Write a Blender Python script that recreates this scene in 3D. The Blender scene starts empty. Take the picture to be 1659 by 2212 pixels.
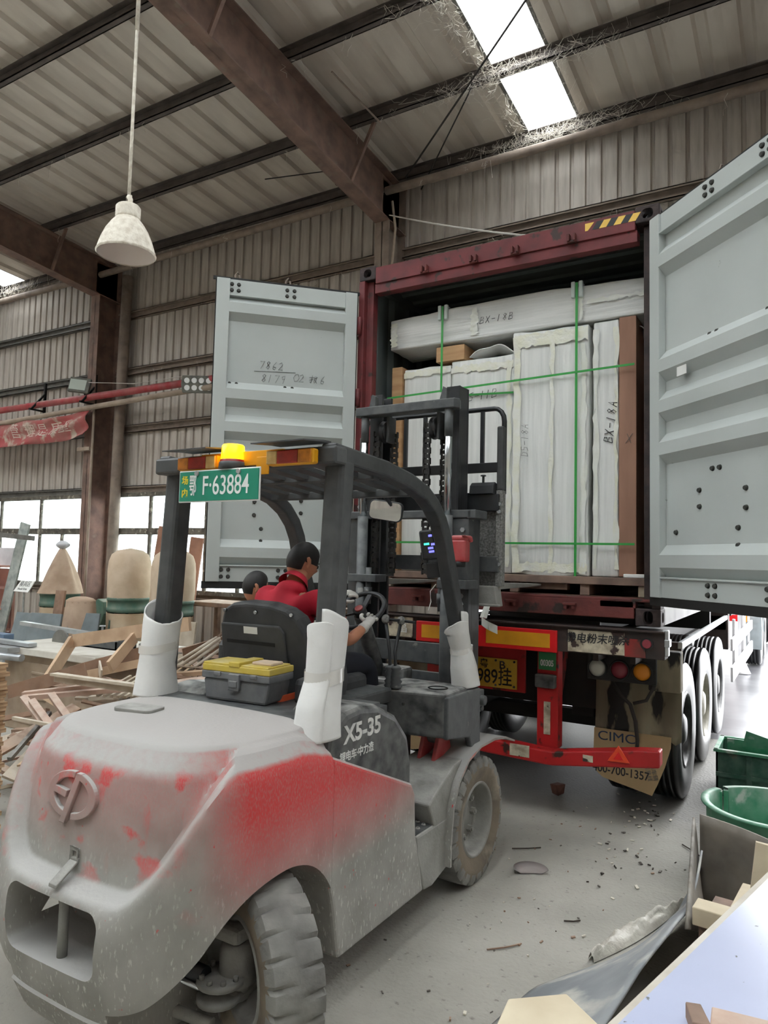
import bpy, bmesh, math, random
from mathutils import Vector, Matrix, Euler
random.seed(7)
PI = math.pi
scene = bpy.context.scene
COL = scene.collection

# ------------------------------------------------------------------ camera
cd = bpy.data.cameras.new('camera'); cam = bpy.data.objects.new('camera', cd); COL.objects.link(cam)
cd.sensor_fit = 'VERTICAL'; cd.sensor_height = 36.0; cd.lens = 1534.0 / 2212.0 * 36.0
cd.clip_start = 0.05; cd.clip_end = 200
YAW, PITCH, ROLL = 0.53428, 0.066989, 0.0235236
fw = Vector((-math.sin(YAW) * math.cos(PITCH), math.cos(YAW) * math.cos(PITCH), math.sin(PITCH)))
rt0 = Vector((math.cos(YAW), math.sin(YAW), 0)); up0 = rt0.cross(fw)
rt = math.cos(ROLL) * rt0 + math.sin(ROLL) * up0
up = -math.sin(ROLL) * rt0 + math.cos(ROLL) * up0
mw = Matrix.Identity(4)
for i in range(3):
    mw[i][0] = rt[i]; mw[i][1] = up[i]; mw[i][2] = -fw[i]
mw.translation = Vector((2.0360, -4.9953, 1.8336))
cam.matrix_world = mw
scene.camera = cam

# ------------------------------------------------------------------ sky, exposure
scene.view_settings.view_transform = 'Standard'
scene.view_settings.look = 'None'
scene.view_settings.gamma = 1.0
scene.view_settings.use_curve_mapping = False
scene.view_settings.exposure = 2.6
w = bpy.data.worlds.new('overcast_sky'); scene.world = w; w.use_nodes = True
wb = w.node_tree.nodes['Background']
wb.inputs[0].default_value = (0.97, 0.985, 1.0, 1); wb.inputs[1].default_value = 1.9

# ------------------------------------------------------------------ helpers
class MB:
    def __init__(s): s.v = []; s.f = []; s.sm = []
    def add(s, vs, fs, smooth=False, M=None):
        o = len(s.v)
        for p in vs:
            p = Vector(p); s.v.append(M @ p if M else p)
        for f in fs:
            s.f.append([o + i for i in f]); s.sm.append(smooth)
        return s
    def box(s, x0, x1, y0, y1, z0, z1, M=None):
        vs = [(x0,y0,z0),(x1,y0,z0),(x1,y1,z0),(x0,y1,z0),(x0,y0,z1),(x1,y0,z1),(x1,y1,z1),(x0,y1,z1)]
        return s.add(vs, [(0,3,2,1),(4,5,6,7),(0,1,5,4),(1,2,6,5),(2,3,7,6),(3,0,4,7)], False, M)
    def cbox(s, c, sz, rot=(0,0,0)):
        M = Matrix.Translation(Vector(c)) @ Euler(rot).to_matrix().to_4x4()
        a, b, d = sz[0]/2, sz[1]/2, sz[2]/2
        return s.box(-a, a, -b, b, -d, d, M)
    def beam(s, p0, p1, wd, ht, roll=0.0):
        p0 = Vector(p0); p1 = Vector(p1); d = p1 - p0; L = d.length
        q = d.to_track_quat('Y', 'Z').to_matrix().to_4x4()
        M = Matrix.Translation(p0) @ q @ Matrix.Rotation(roll, 4, 'Y')
        return s.box(-wd/2, wd/2, 0, L, -ht/2, ht/2, M)
    def prism(s, pts, axis, a, b, M=None, smooth=False):
        n = len(pts)
        def mk(p, h):
            if axis == 'x': return (h, p[0], p[1])
            if axis == 'y': return (p[0], h, p[1])
            return (p[0], p[1], h)
        vs = [mk(p, a) for p in pts] + [mk(p, b) for p in pts]
        fs = [list(range(n))[::-1], [n + i for i in range(n)]]
        s.add(vs, fs, False, M); o = len(s.v) - 2 * n
        for i in range(n):
            j = (i + 1) % n
            s.f.append([o + i, o + j, o + n + j, o + n + i]); s.sm.append(smooth)
        return s
    def cyl(s, p0, p1, r0, r1=None, n=14, cap=True, smooth=True):
        r1 = r0 if r1 is None else r1
        p0 = Vector(p0); p1 = Vector(p1); q = (p1 - p0).to_track_quat('Z', 'Y').to_matrix()
        vs = []
        for p, r in ((p0, r0), (p1, r1)):
            for i in range(n):
                a = 2 * PI * i / n
                vs.append(p + q @ Vector((r * math.cos(a), r * math.sin(a), 0)))
        o = len(s.v); s.v += vs
        for i in range(n):
            j = (i + 1) % n; s.f.append([o+i, o+j, o+n+j, o+n+i]); s.sm.append(smooth)
        if cap:
            s.f.append([o+i for i in range(n)][::-1]); s.sm.append(False)
            s.f.append([o+n+i for i in range(n)]); s.sm.append(False)
        return s
    def tube(s, pts, r, n=8, closed=False, cap=True, sx=1.0, refup=(0,0,1)):
        pts = [Vector(p) for p in pts]; m = len(pts); o = len(s.v)
        rr = r if isinstance(r, (list, tuple)) else [r] * m
        ru = Vector(refup)
        for k in range(m):
            if closed: t = pts[(k+1) % m] - pts[k-1]
            else: t = pts[min(k+1, m-1)] - pts[max(k-1, 0)]
            t.normalize()
            u = ru if abs(t.dot(ru)) < 0.95 else Vector((1, 0, 0)) if abs(t.x) < .9 else Vector((0,1,0))
            a = t.cross(u).normalized(); b = a.cross(t).normalized()
            for i in range(n):
                an = 2 * PI * (i + .5) / n
                s.v.append(pts[k] + a * (rr[k] * sx * math.cos(an)) + b * (rr[k] * math.sin(an)))
        for k in range(m if closed else m - 1):
            k2 = (k + 1) % m
            for i in range(n):
                j = (i + 1) % n
                s.f.append([o+k*n+i, o+k*n+j, o+k2*n+j, o+k2*n+i]); s.sm.append(n > 5)
        if cap and not closed:
            s.f.append([o+i for i in range(n)][::-1]); s.sm.append(False)
            s.f.append([o+(m-1)*n+i for i in range(n)]); s.sm.append(False)
        return s
    def lathe(s, prof, c=(0,0,0), axis='z', n=24, smooth=True, M=None, closed=False, a0=0, a1=2*PI):
        c = Vector(c); o = len(s.v); m = len(prof); full = abs(a1 - a0 - 2*PI) < 1e-6
        N = n if full else n + 1
        for i in range(N):
            a = a0 + (a1 - a0) * i / n; ca, sa = math.cos(a), math.sin(a)
            for r, h in prof:
                if axis == 'z': p = Vector((r*ca, r*sa, h))
                elif axis == 'x': p = Vector((h, r*ca, r*sa))
                else: p = Vector((r*sa, h, r*ca))
                p = p + c; s.v.append(M @ p if M else p)
        for i in range(n):
            i2 = (i + 1) % N
            for k in range(m if closed else m - 1):
                k2 = (k + 1) % m
                s.f.append([o+i*m+k, o+i2*m+k, o+i2*m+k2, o+i*m+k2]); s.sm.append(smooth)
        return s
    def grid(s, fn, nu, nv, smooth=True, closeu=False):
        o = len(s.v); U = nu if closeu else nu + 1
        for i in range(U):
            for j in range(nv + 1):
                s.v.append(Vector(fn(i / nu, j / nv)))
        for i in range(nu):
            i2 = (i + 1) % U
            for j in range(nv):
                s.f.append([o+i*(nv+1)+j, o+i2*(nv+1)+j, o+i2*(nv+1)+j+1, o+i*(nv+1)+j+1]); s.sm.append(smooth)
        return s
    def ball(s, c, r, n=12, sc=(1,1,1)):
        c = Vector(c)
        def fn(u, v):
            a = 2*PI*u; b = PI*(v - .5)
            return c + Vector((r*sc[0]*math.cos(b)*math.cos(a), r*sc[1]*math.cos(b)*math.sin(a), r*sc[2]*math.sin(b)))
        return s.grid(fn, n, max(6, n//2), True, True)
    def mesh(s, name):
        me = bpy.data.meshes.new(name)
        me.from_pydata([tuple(v) for v in s.v], [], s.f)
        me.polygons.foreach_set('use_smooth', s.sm)
        bm = bmesh.new(); bm.from_mesh(me)
        bmesh.ops.remove_doubles(bm, verts=bm.verts, dist=1e-5)
        bmesh.ops.recalc_face_normals(bm, faces=bm.faces)
        bm.to_mesh(me); bm.free(); me.update()
        return me
    def build(s, name, mat, parent=None, bevel=0, solid=0, sub=0, kind=None, seg=2, at=None):
        me = s.mesh(name); o = bpy.data.objects.new(name, me); COL.objects.link(o)
        if at is not None:                       # give the object an origin of its own
            at = Vector(at); me.transform(Matrix.Translation(-at)); o.location = at
        if mat: me.materials.append(MAT[mat] if isinstance(mat, str) else mat)
        if parent is not None: o.parent = parent
        if sub:
            m = o.modifiers.new('sub', 'SUBSURF'); m.levels = m.render_levels = sub
        if solid:
            m = o.modifiers.new('sol', 'SOLIDIFY'); m.thickness = solid; m.offset = 0
        if bevel:
            m = o.modifiers.new('bev', 'BEVEL'); m.width = bevel; m.segments = seg; m.limit_method = 'ANGLE'; m.angle_limit = math.radians(40)
        if kind: o['kind'] = kind
        return o

def tag(o, label, cat, group=None, kind=None):
    o['label'] = label; o['category'] = cat
    if group: o['group'] = group
    if kind: o['kind'] = kind
    return o
def struct(o, label, cat='structure'):
    o['kind'] = 'structure'; o['label'] = label; return o
def empty(name, loc=(0,0,0), rz=0):
    o = bpy.data.objects.new(name, None); COL.objects.link(o)
    o.location = loc; o.rotation_euler = (0, 0, rz); o.empty_display_size = .2
    return o
def thing(name, label, cat, loc=(0,0,0), rz=0, group=None):
    return tag(empty(name, loc, rz), label, cat, group)
def copy_of(o, parent=None, **kw):
    c = o.copy(); COL.objects.link(c)
    if parent is not None: c.parent = parent
    for k, v in kw.items(): setattr(c, k, v)
    return c
def applied(o):
    """apply the modifiers of an object"""
    dg = bpy.context.evaluated_depsgraph_get(); dg.update()
    me = bpy.data.meshes.new_from_object(o.evaluated_get(dg))
    o.modifiers.clear(); o.data = me; return o
def cut(o, cutters):
    for c in cutters:
        m = o.modifiers.new('cut', 'BOOLEAN'); m.operation = 'DIFFERENCE'; m.object = c; m.solver = 'EXACT'
    applied(o)
    for c in cutters: bpy.data.objects.remove(c)
    return o
def text_mesh(txt, size, extrude=0.0008, shear=0.0, squeeze=1.0, bold=0.0, align='CENTER'):
    cu = bpy.data.curves.new('t', 'FONT'); cu.body = txt; cu.size = size; cu.extrude = extrude
    cu.align_x = align; cu.align_y = 'CENTER'; cu.shear = shear; cu.offset = bold
    ob = bpy.data.objects.new('t', cu); COL.objects.link(ob)
    dg = bpy.context.evaluated_depsgraph_get(); dg.update()
    me = bpy.data.meshes.new_from_object(ob.evaluated_get(dg))
    bpy.data.objects.remove(ob); me.transform(Matrix.Scale(squeeze, 4, (1,0,0)))
    return me
def text(name, txt, size, M, mat, parent=None, **kw):
    """flat lettering: local x to the right, y up, z out of the surface, placed by M"""
    me = text_mesh(txt, size, **kw); me.transform(M); me.materials.clear(); me.materials.append(MAT[mat])
    o = bpy.data.objects.new(name, me); COL.objects.link(o)
    if parent is not None: o.parent = parent
    return o
def frame(p, right, upv):
    r = Vector(right).normalized(); n = r.cross(Vector(upv)).normalized(); u = n.cross(r)
    M = Matrix.Identity(4)
    for i in range(3): M[i][0] = r[i]; M[i][1] = u[i]; M[i][2] = n[i]
    M.translation = Vector(p); return M
STROKES = {   # hand lettering, unit box
 'B': [[(0,0),(.1,1),(.5,.95),(.55,.7),(.1,.5),(.6,.42),(.62,.12),(0,0)]], 'X': [[(0,1),(.6,0)],[(.62,1),(0,0)]],
 '-': [[(0,.5),(.6,.52)]], '1': [[(.25,1),(.15,0)]], '8': [[(.5,.85),(.25,1),(.05,.8),(.5,.3),(.3,0),(.05,.2),(.5,.85)]],
 'A': [[(0,0),(.4,1),(.55,0)],[(.12,.4),(.5,.4)]], 'D': [[(.05,0),(.1,1),(.6,.7),(.5,.15),(0,0)]],
 'S': [[(.55,.95),(.15,.9),(.1,.6),(.5,.4),(.4,.05),(0,.05)]], '5': [[(.55,1),(.12,1),(.1,.6),(.5,.55),(.5,.15),(0,0)]],
 '7': [[(0,.95),(.6,1),(.2,0)]], '6': [[(.45,1),(.1,.5),(.1,.1),(.4,0),(.5,.3),(.1,.4)]], '2': [[(0,.8),(.3,1),(.5,.75),(0,0),(.6,.05)]],
 '9': [[(.5,.6),(.2,.5),(.1,.85),(.45,1),(.5,.6),(.35,0)]], 'C': [[(.6,.9),(.2,1),(0,.5),(.2,0),(.6,.1)]],
 '(': [[(.5,.95),(.2,.9),(0,.5),(.2,.05),(.6,.1),(.8,.5),(.6,.95),(.5,.95)]],
 'k': [[(.0,.7),(.7,.75)],[(.4,1),(.35,0),(.15,.15)],[(.05,.35),(.6,.5)],[(.8,.9),(.75,.1)],[(.8,.6),(1.2,.8)],[(1.0,.9),(1.05,.3),(.8,.0)],[(.85,.45),(1.2,.0)]],
}
def handwriting(name, txt, h, M, mat, parent, wd=.006, adv=.8):
    mb = MB(); x = 0
    for ch in txt:
        if ch == ' ': x += h * .4; continue
        for st in STROKES[ch]:
            pts = [M @ Vector((x + q[0]*h*.9 + q[1]*h*.15, q[1]*h, .0)) for q in st]
            mb.tube(pts, wd/2, 4)
        x += h * (adv if ch != 'k' else 1.5)
    return mb.build(name, mat, parent)

# ------------------------------------------------------------------ materials
MAT = {}
def lin(c):
    return tuple((x/12.92 if x <= .04045 else ((x+.055)/1.055)**2.4) for x in [k/255. for k in c]) + (1,)
def mat(name, c1, c2=None, scale=6, rough=.6, metal=0, bump=0, bscale=None, dust=0, dustc=(178,176,170), stretch=(1,1,1),
        lo=.38, hi=.66, c3=None, s3=2.5, t3=.62, spec=.5, emit=None, trans=None, detail=5, w3=.05):
    m = bpy.data.materials.new(name); m.use_nodes = True; nt = m.node_tree; N = nt.nodes; Lk = nt.links.new
    b = N['Principled BSDF']; b.inputs['Roughness'].default_value = rough; b.inputs['Metallic'].default_value = metal
    b.inputs['Specular IOR Level'].default_value = spec
    tc = N.new('ShaderNodeTexCoord'); mp = N.new('ShaderNodeMapping'); mp.inputs['Scale'].default_value = stretch
    Lk(tc.outputs['Object'], mp.inputs[0])
    def noise(sc, det=detail):
        n = N.new('ShaderNodeTexNoise'); n.inputs['Scale'].default_value = sc; n.inputs['Detail'].default_value = det
        Lk(mp.outputs[0], n.inputs['Vector']); return n
    def ramp(src, a, bb):
        r = N.new('ShaderNodeMapRange'); r.inputs['From Min'].default_value = a; r.inputs['From Max'].default_value = bb
        Lk(src, r.inputs['Value']); return r.outputs[0]
    def mix(fac, a, bcol):
        x = N.new('ShaderNodeMix'); x.data_type = 'RGBA'
        Lk(fac, x.inputs['Factor'])
        for i, c in ((6, a), (7, bcol)):
            if isinstance(c, tuple): x.inputs[i].default_value = c
            else: Lk(c, x.inputs[i])
        return x.outputs[2]
    col = lin(c1)
    if c2: col = mix(ramp(noise(scale).outputs[0], lo, hi), col, lin(c2))
    if c3: col = mix(ramp(noise(s3).outputs[0], t3, t3 + w3), col, lin(c3))
    if dust:
        g = N.new('ShaderNodeNewGeometry'); sx = N.new('ShaderNodeSeparateXYZ'); Lk(g.outputs['Normal'], sx.inputs[0])
        up_ = ramp(sx.outputs[2], .25, .95)
        nn = ramp(noise(scale * 2.3).outputs[0], .3, .62)
        ad = N.new('ShaderNodeMath'); ad.operation = 'MULTIPLY_ADD'; Lk(up_, ad.inputs[0]); ad.inputs[1].default_value = .75; ad.inputs[2].default_value = .25
        mu = N.new('ShaderNodeMath'); mu.operation = 'MULTIPLY'; Lk(ad.outputs[0], mu.inputs[0]); Lk(nn, mu.inputs[1])
        m2 = N.new('ShaderNodeMath'); m2.operation = 'MULTIPLY'; Lk(mu.outputs[0], m2.inputs[0]); m2.inputs[1].default_value = dust; m2.use_clamp = True
        col = mix(m2.outputs[0], col, lin(dustc))
    if isinstance(col, tuple): b.inputs['Base Color'].default_value = col
    else: Lk(col, b.inputs['Base Color'])
    if bump:
        bp = N.new('ShaderNodeBump'); bp.inputs['Strength'].default_value = bump; bp.inputs['Distance'].default_value = .01
        Lk(noise(bscale or scale * 4).outputs[0], bp.inputs['Height']); Lk(bp.outputs[0], b.inputs['Normal'])
    if emit:
        b.inputs['Emission Color'].default_value = lin(emit[0]); b.inputs['Emission Strength'].default_value = emit[1]
    if trans is not None: b.inputs['Transmission Weight'].default_value = trans
    MAT[name] = m; return m
mat('concrete', (176,173,163), (144,141,133), 1.1, .9, bump=.5, bscale=45, c3=(128,125,118), s3=26, t3=.63, w3=.10, lo=.35, hi=.7, detail=9)
mat('wet_ground', (96,96,99), (62,62,66), 1.2, .3, bump=.12, bscale=7, spec=.6)
mat('sheet_wall', (190,183,173), (166,157,147), 3, .6, .15, bump=.05, stretch=(4,4,.5), c3=(150,136,123), s3=1.5, t3=.6, w3=.15)
mat('sheet_roof', (208,199,187), (188,178,166), 3, .5, .25, stretch=(1.2,.3,1), c3=(140,128,116), s3=1.1, t3=.58, w3=.15)
mat('purlin_steel', (98,90,85), (78,72,68), 5, .75, .1, bump=.2, bscale=40, c3=(112,100,92), s3=6, t3=.6, w3=.15)
mat('rust_steel', (134,108,96), (108,88,79), 5, .75, .1, bump=.2, bscale=40, c3=(128,112,100), s3=6, t3=.58, w3=.15)
mat('rust_light', (142,126,113), (116,102,92), 5, .8, 0, bump=.2, bscale=50, dust=.7, dustc=(160,152,140))
mat('grey_steel', (120,118,112), (98,96,92), 6, .55, .4, dust=.5)
mat('dark_gap', (26,26,26), None, rough=.9)
mat('window_frame', (112,106,96), (76,72,64), 9, .8, bump=.3, c3=(160,155,140), s3=14, t3=.6)
mat('cobweb', (236,231,220), (214,206,194), 20, 1.0, spec=.05)
mat('rope', (190,186,178), None, rough=.9)
mat('cable_dark', (50,46,44), None, rough=.8)
mat('red_pipe', (176,44,54), (150,40,48), 3, .45, dust=.9, dustc=(165,150,140))
mat('brown_pipe', (165,148,130), (140,122,106), 4, .8, bump=.3, dust=.3)
mat('banner', (172,84,84), (160,112,104), 2.2, .9, c3=(186,172,156), s3=4, t3=.53, w3=.1)
mat('banner_text', (214,196,184), None, rough=.9)
mat('lamp_white', (236,230,216), (212,203,186), 22, .9, bump=.6, bscale=70)
mat('lamp_inner', (232,222,216), None, rough=.35)
mat('flood_glass', (190,200,190), None, rough=.2)
mat('led_lens', (236,238,236), None, rough=.15)
mat('flood_case', (92,94,88), (120,118,108), 8, .7)
# container
mat('cont_red', (112,44,46), (88,36,38), 6, .6, bump=.1, c3=(58,40,36), s3=9, t3=.6, w3=.06)
mat('cont_rail', (108,50,46), (84,42,40), 7, .7, bump=.2, c3=(48,36,32), s3=6, t3=.57, w3=.06)
mat('cont_dark', (64,50,48), (40,34,34), 12, .7, bump=.4)
mat('door_grey', (186,192,189), (178,184,181), 1.5, .5, c3=(140,143,140), s3=14, t3=.74, w3=.05)
mat('cont_inside', (96,104,102), (82,90,88), 2, .6)
mat('gasket', (28,28,28), None, rough=.7)
mat('bolt_dark', (70,70,66), (50,50,48), 20, .6, .4)
mat('hazard_yellow', (232,190,84), None, rough=.5)
mat('hazard_black', (30,30,32), None, rough=.5)
mat('ink', (36,36,38), None, rough=.8)
mat('ink_grey', (92,94,92), None, rough=.8)
mat('paper', (232,232,228), None, rough=.7)
mat('ply_floor', (112,84,66), (80,62,52), 8, .8)
# trailer
mat('trailer_red', (184,34,36), (166,30,32), 4, .45, c3=(64,40,34), s3=7, t3=.60, w3=.05, bump=.08)
mat('trailer_red_worn', (150,40,38), (90,54,46), 5, .6, c3=(52,42,36), s3=6, t3=.52, w3=.05, bump=.15)
mat('trailer_dark', (62,48,44), (44,38,36), 8, .7, bump=.3)
mat('trailer_black', (16,16,17), (26,25,24), 6, .6)
mat('reflector_red', (214,30,34), None, rough=.35)
mat('reflector_yellow', (222,156,36), (200,140,34), 5, .35)
mat('plate_yellow', (206,168,52), (188,150,48), 5, .5)
mat('sticker_worn', (206,196,172), (150,138,118), 16, .8, c3=(60,44,40), s3=9, t3=.58, w3=.04)
mat('rubber_wet', (20,21,23), (28,29,31), 9, .3, spec=.6)
mat('rim_dark', (44,44,44), (70,70,70), 9, .4, .5)
mat('rim_khaki', (150,146,132), (120,116,104), 9, .5)
mat('flap_khaki', (170,146,108), (152,128,94), 4, .8, stretch=(1,1,.4))
mat('fender_worn', (140,132,110), (112,104,86), 4, .8, stretch=(1.5,1.5,.5), c3=(34,33,33), s3=3.0, t3=.53, w3=.03)
mat('lens_white', (196,194,182), None, rough=.3)
mat('lens_red', (140,52,64), None, rough=.3)
mat('lens_amber', (226,142,40), None, rough=.3)
mat('green_plate', (60,132,82), None, rough=.5)
mat('orange_tri', (224,76,44), None, rough=.35)
# cargo
mat('foam', (224,225,221), (208,210,206), 3, .5, bump=.3, bscale=8, stretch=(9,9,.35), spec=.4)
mat('foam_long', (224,225,221), (206,208,204), 3, .4, bump=.5, bscale=8, stretch=(.35,6,9), spec=.5)
mat('foam_sheet', (232,233,230), None, rough=.7)
mat('film', (228,230,224), (220,222,210), 6, .12, spec=.7, bump=.5, bscale=14)
mat('film_yellow', (226,226,206), (230,231,224), 9, .15, spec=.7, bump=.5, bscale=30)
mat('ply_face', (166,126,104), (150,112,92), 3, .75, stretch=(3,3,.6))
mat('wood_raw', (196,158,116), (178,138,98), 4, .75, stretch=(1,1,6))
mat('wood_old', (146,122,106), (112,94,84), 6, .85, bump=.2)
mat('strap_green', (58,158,74), None, rough=.35)
mat('pad_pale', (206,216,212), None, rough=.6)
# workshop
mat('canvas', (196,172,150), (176,150,128), 4, .95, bump=.15, bscale=30)
mat('canvas_pale', (212,192,168), (194,172,146), 4, .95, bump=.15, bscale=30)
mat('green_machine', (58,100,84), (86,110,98), 4, .6, dust=.5, dustc=(180,168,146), c3=(176,160,136), s3=4, t3=.58, w3=.08)
mat('dusty_drum', (190,164,134), (206,186,158), 4, .9)
mat('machine_tan', (160,140,118), (136,116,98), 4, .85, dust=.5, dustc=(205,195,180))
mat('table_white', (214,210,200), (196,190,178), 5, .7)
mat('alu', (186,190,192), (160,164,166), 6, .35, .6)
mat('wood_pink', (188,158,140), (164,136,120), 5, .8, bump=.1, dust=.5, dustc=(214,202,188))
mat('wood_brown', (150,118,96), (120,94,78), 5, .85, bump=.1, dust=.4, dustc=(205,190,172))
mat('wood_pale', (196,184,164), (172,156,134), 6, .85, bump=.1, dust=.5, dustc=(224,218,208))
mat('wood_tan', (202,174,144), (178,150,122), 5, .8, bump=.1, stretch=(1,1,1))
mat('wood_rust', (168,124,102), (146,104,84), 4, .8)
mat('panel_grey', (120,130,134), (104,112,116), 4, .6, dust=.3)
mat('ply_edge', (214,186,150), (176,144,110), 6, .85, stretch=(1,1,14))
mat('slab_grey', (172,178,172), (140,148,144), 12, .6)
mat('rack_pink', (206,160,148), (188,142,130), 4, .7)
mat('white_sheet', (212,212,214), (190,190,194), 4, .8)
mat('blue_tool', (96,118,142), None, rough=.5)
# right foreground
mat('mould_green', (50,134,98), (74,150,116), 5, .6, c3=(176,190,178), s3=7, t3=.6, w3=.08, dust=.5, dustc=(196,204,196))
mat('mould_dark', (36,86,68), (28,70,56), 6, .6, c3=(84,84,66), s3=8, t3=.64, dust=.5, dustc=(180,196,188))
mat('rubber_sheet', (152,155,156), (126,130,133), 3, .75, c3=(196,194,184), s3=4.5, t3=.52, w3=.16, bump=.15)
mat('rubber_brown', (120,112,100), (98,92,84), 5, .8, dust=.4)
mat('panel_blue', (186,192,216), (178,184,208), 1.5, .25, c3=(120,122,120), s3=26, t3=.70, w3=.03)
mat('panel_edge', (206,200,188), (186,178,164), 7, .8)
mat('board_beige', (206,194,168), (192,178,152), 7, .85)
mat('plastic_crumple', (198,194,182), (176,170,158), 10, .5, bump=.5)
mat('brick', (104,70,58), (84,58,50), 12, .9)
mat('scrap_dark', (60,52,46), None, rough=.9)
mat('scrap_pale', (212,206,192), None, rough=.9)
mat('scrap_grey', (110,104,98), None, rough=.9)
mat('shard', (168,160,156), None, rough=.3)
# forklift
mat('fk_black', (54,56,57), (66,68,69), 7, .5, dust=.4, dustc=(130,132,130), bump=.05)
mat('fk_steel', (76,79,80), (60,63,65), 7, .55, .1, dust=.6, dustc=(140,142,140), c3=(130,130,126), s3=12, t3=.66)
mat('fk_blackgloss', (34,36,38), (46,48,50), 8, .4)
mat('fk_cowl', (42,44,45), (34,36,37), 6, .5, dust=1.0, dustc=(168,168,164), c3=(92,94,93), s3=5, t3=.6, w3=.14)
mat('fk_grey_dusty', (142,141,136), (124,123,118), 5, .85, dust=.7, bump=.25, bscale=60)
mat('fk_caked', (150,147,140), (128,126,120), 9, .95, bump=.9, bscale=22)
mat('fk_stone', (138,138,134), (100,100,96), 70, .95, bump=.8, bscale=90)
mat('chrome', (190,194,196), None, rough=.18, metal=1)
mat('chain', (40,40,40), (60,58,54), 20, .5, .4)
mat('tyre_dusty', (136,135,130), (108,107,103), 8, .9, bump=.25, bscale=50)
mat('tyre_side', (124,112,96), (96,88,78), 5, .9, bump=.2, bscale=40, c3=(150,140,124), s3=3, t3=.58, w3=.1)
mat('felt', (226,226,223), (216,216,213), 6, .95, bump=.1, bscale=60)
mat('tape', (214,212,206), None, rough=.15)
mat('seat_black', (46,48,50), (60,62,64), 6, .6, dust=.3, dustc=(130,130,128))
mat('toolbox_grey', (98,101,104), (82,85,88), 6, .6, dust=.6)
mat('toolbox_yellow', (198,174,60), (184,160,56), 6, .6, dust=.4, dustc=(222,214,180))
mat('amber_frame', (222,158,24), None, rough=.4)
mat('lampr', (170,44,30), (140,36,26), 30, .35)
mat('lampa', (212,132,34), (180,108,28), 30, .35)
mat('lampc', (218,188,120), (200,160,96), 30, .35)
mat('beacon', (255,190,20), None, rough=.3, emit=((255,176,6), 1.0))
mat('beacon_core', (255,250,200), None, rough=.3, emit=((255,236,150), 4.0))
mat('plate_green', (22,138,110), (28,128,104), 4, .45)
mat('plate_white', (232,236,234), None, rough=.4)
mat('yellow_paint', (232,216,60), None, rough=.5)
mat('mirror', (235,235,235), None, rough=.03, metal=1)
mat('screen', (18,20,24), None, rough=.15)
mat('led_blue', (90,90,220), None, rough=.4, emit=((80,80,230), .7))
mat('led_green', (60,190,150), None, rough=.4, emit=((50,190,140), .6))
mat('red_plastic', (172,50,52), (156,44,46), 5, .45, dust=.5, dustc=(220,180,176))
mat('white_paint', (226,226,222), (200,200,196), 30, .6)
mat('orange_belt', (206,84,48), None, rough=.7)
# people
mat('skin', (186,128,98), (174,116,88), 8, .5)
mat('hair', (20,18,17), (28,25,23), 40, .6)
mat('shirt_red', (192,26,50), (176,22,46), 3, .85, bump=.15, bscale=12)
mat('trousers', (34,37,46), (28,30,38), 6, .9)
mat('glove', (206,204,198), (180,178,172), 12, .9, bump=.3, bscale=60)
mat('shoe', (32,32,34), None, rough=.6)
mat('dark_shirt', (52,56,64), None, rough=.9)

def shade_damp_floor():
    """shade under the trailer and damp by the gate, painted into the concrete colour"""
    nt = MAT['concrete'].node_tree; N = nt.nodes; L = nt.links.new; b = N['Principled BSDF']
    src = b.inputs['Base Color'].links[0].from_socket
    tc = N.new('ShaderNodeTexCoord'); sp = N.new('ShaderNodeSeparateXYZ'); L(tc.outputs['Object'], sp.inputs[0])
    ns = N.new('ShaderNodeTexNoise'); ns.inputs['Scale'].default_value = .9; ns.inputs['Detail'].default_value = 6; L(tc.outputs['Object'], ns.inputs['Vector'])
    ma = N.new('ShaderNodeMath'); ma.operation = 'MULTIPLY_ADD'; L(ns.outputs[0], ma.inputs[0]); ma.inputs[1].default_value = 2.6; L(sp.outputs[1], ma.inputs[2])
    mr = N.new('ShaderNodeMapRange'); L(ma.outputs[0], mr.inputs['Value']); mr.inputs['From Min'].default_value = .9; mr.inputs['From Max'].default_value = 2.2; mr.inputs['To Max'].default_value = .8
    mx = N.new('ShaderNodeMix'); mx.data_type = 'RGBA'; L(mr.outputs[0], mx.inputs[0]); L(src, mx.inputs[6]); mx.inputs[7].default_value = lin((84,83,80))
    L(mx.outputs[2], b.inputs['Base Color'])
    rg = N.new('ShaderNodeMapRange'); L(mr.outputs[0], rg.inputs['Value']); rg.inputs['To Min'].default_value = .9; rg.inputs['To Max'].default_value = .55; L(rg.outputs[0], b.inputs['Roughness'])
shade_damp_floor()
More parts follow.
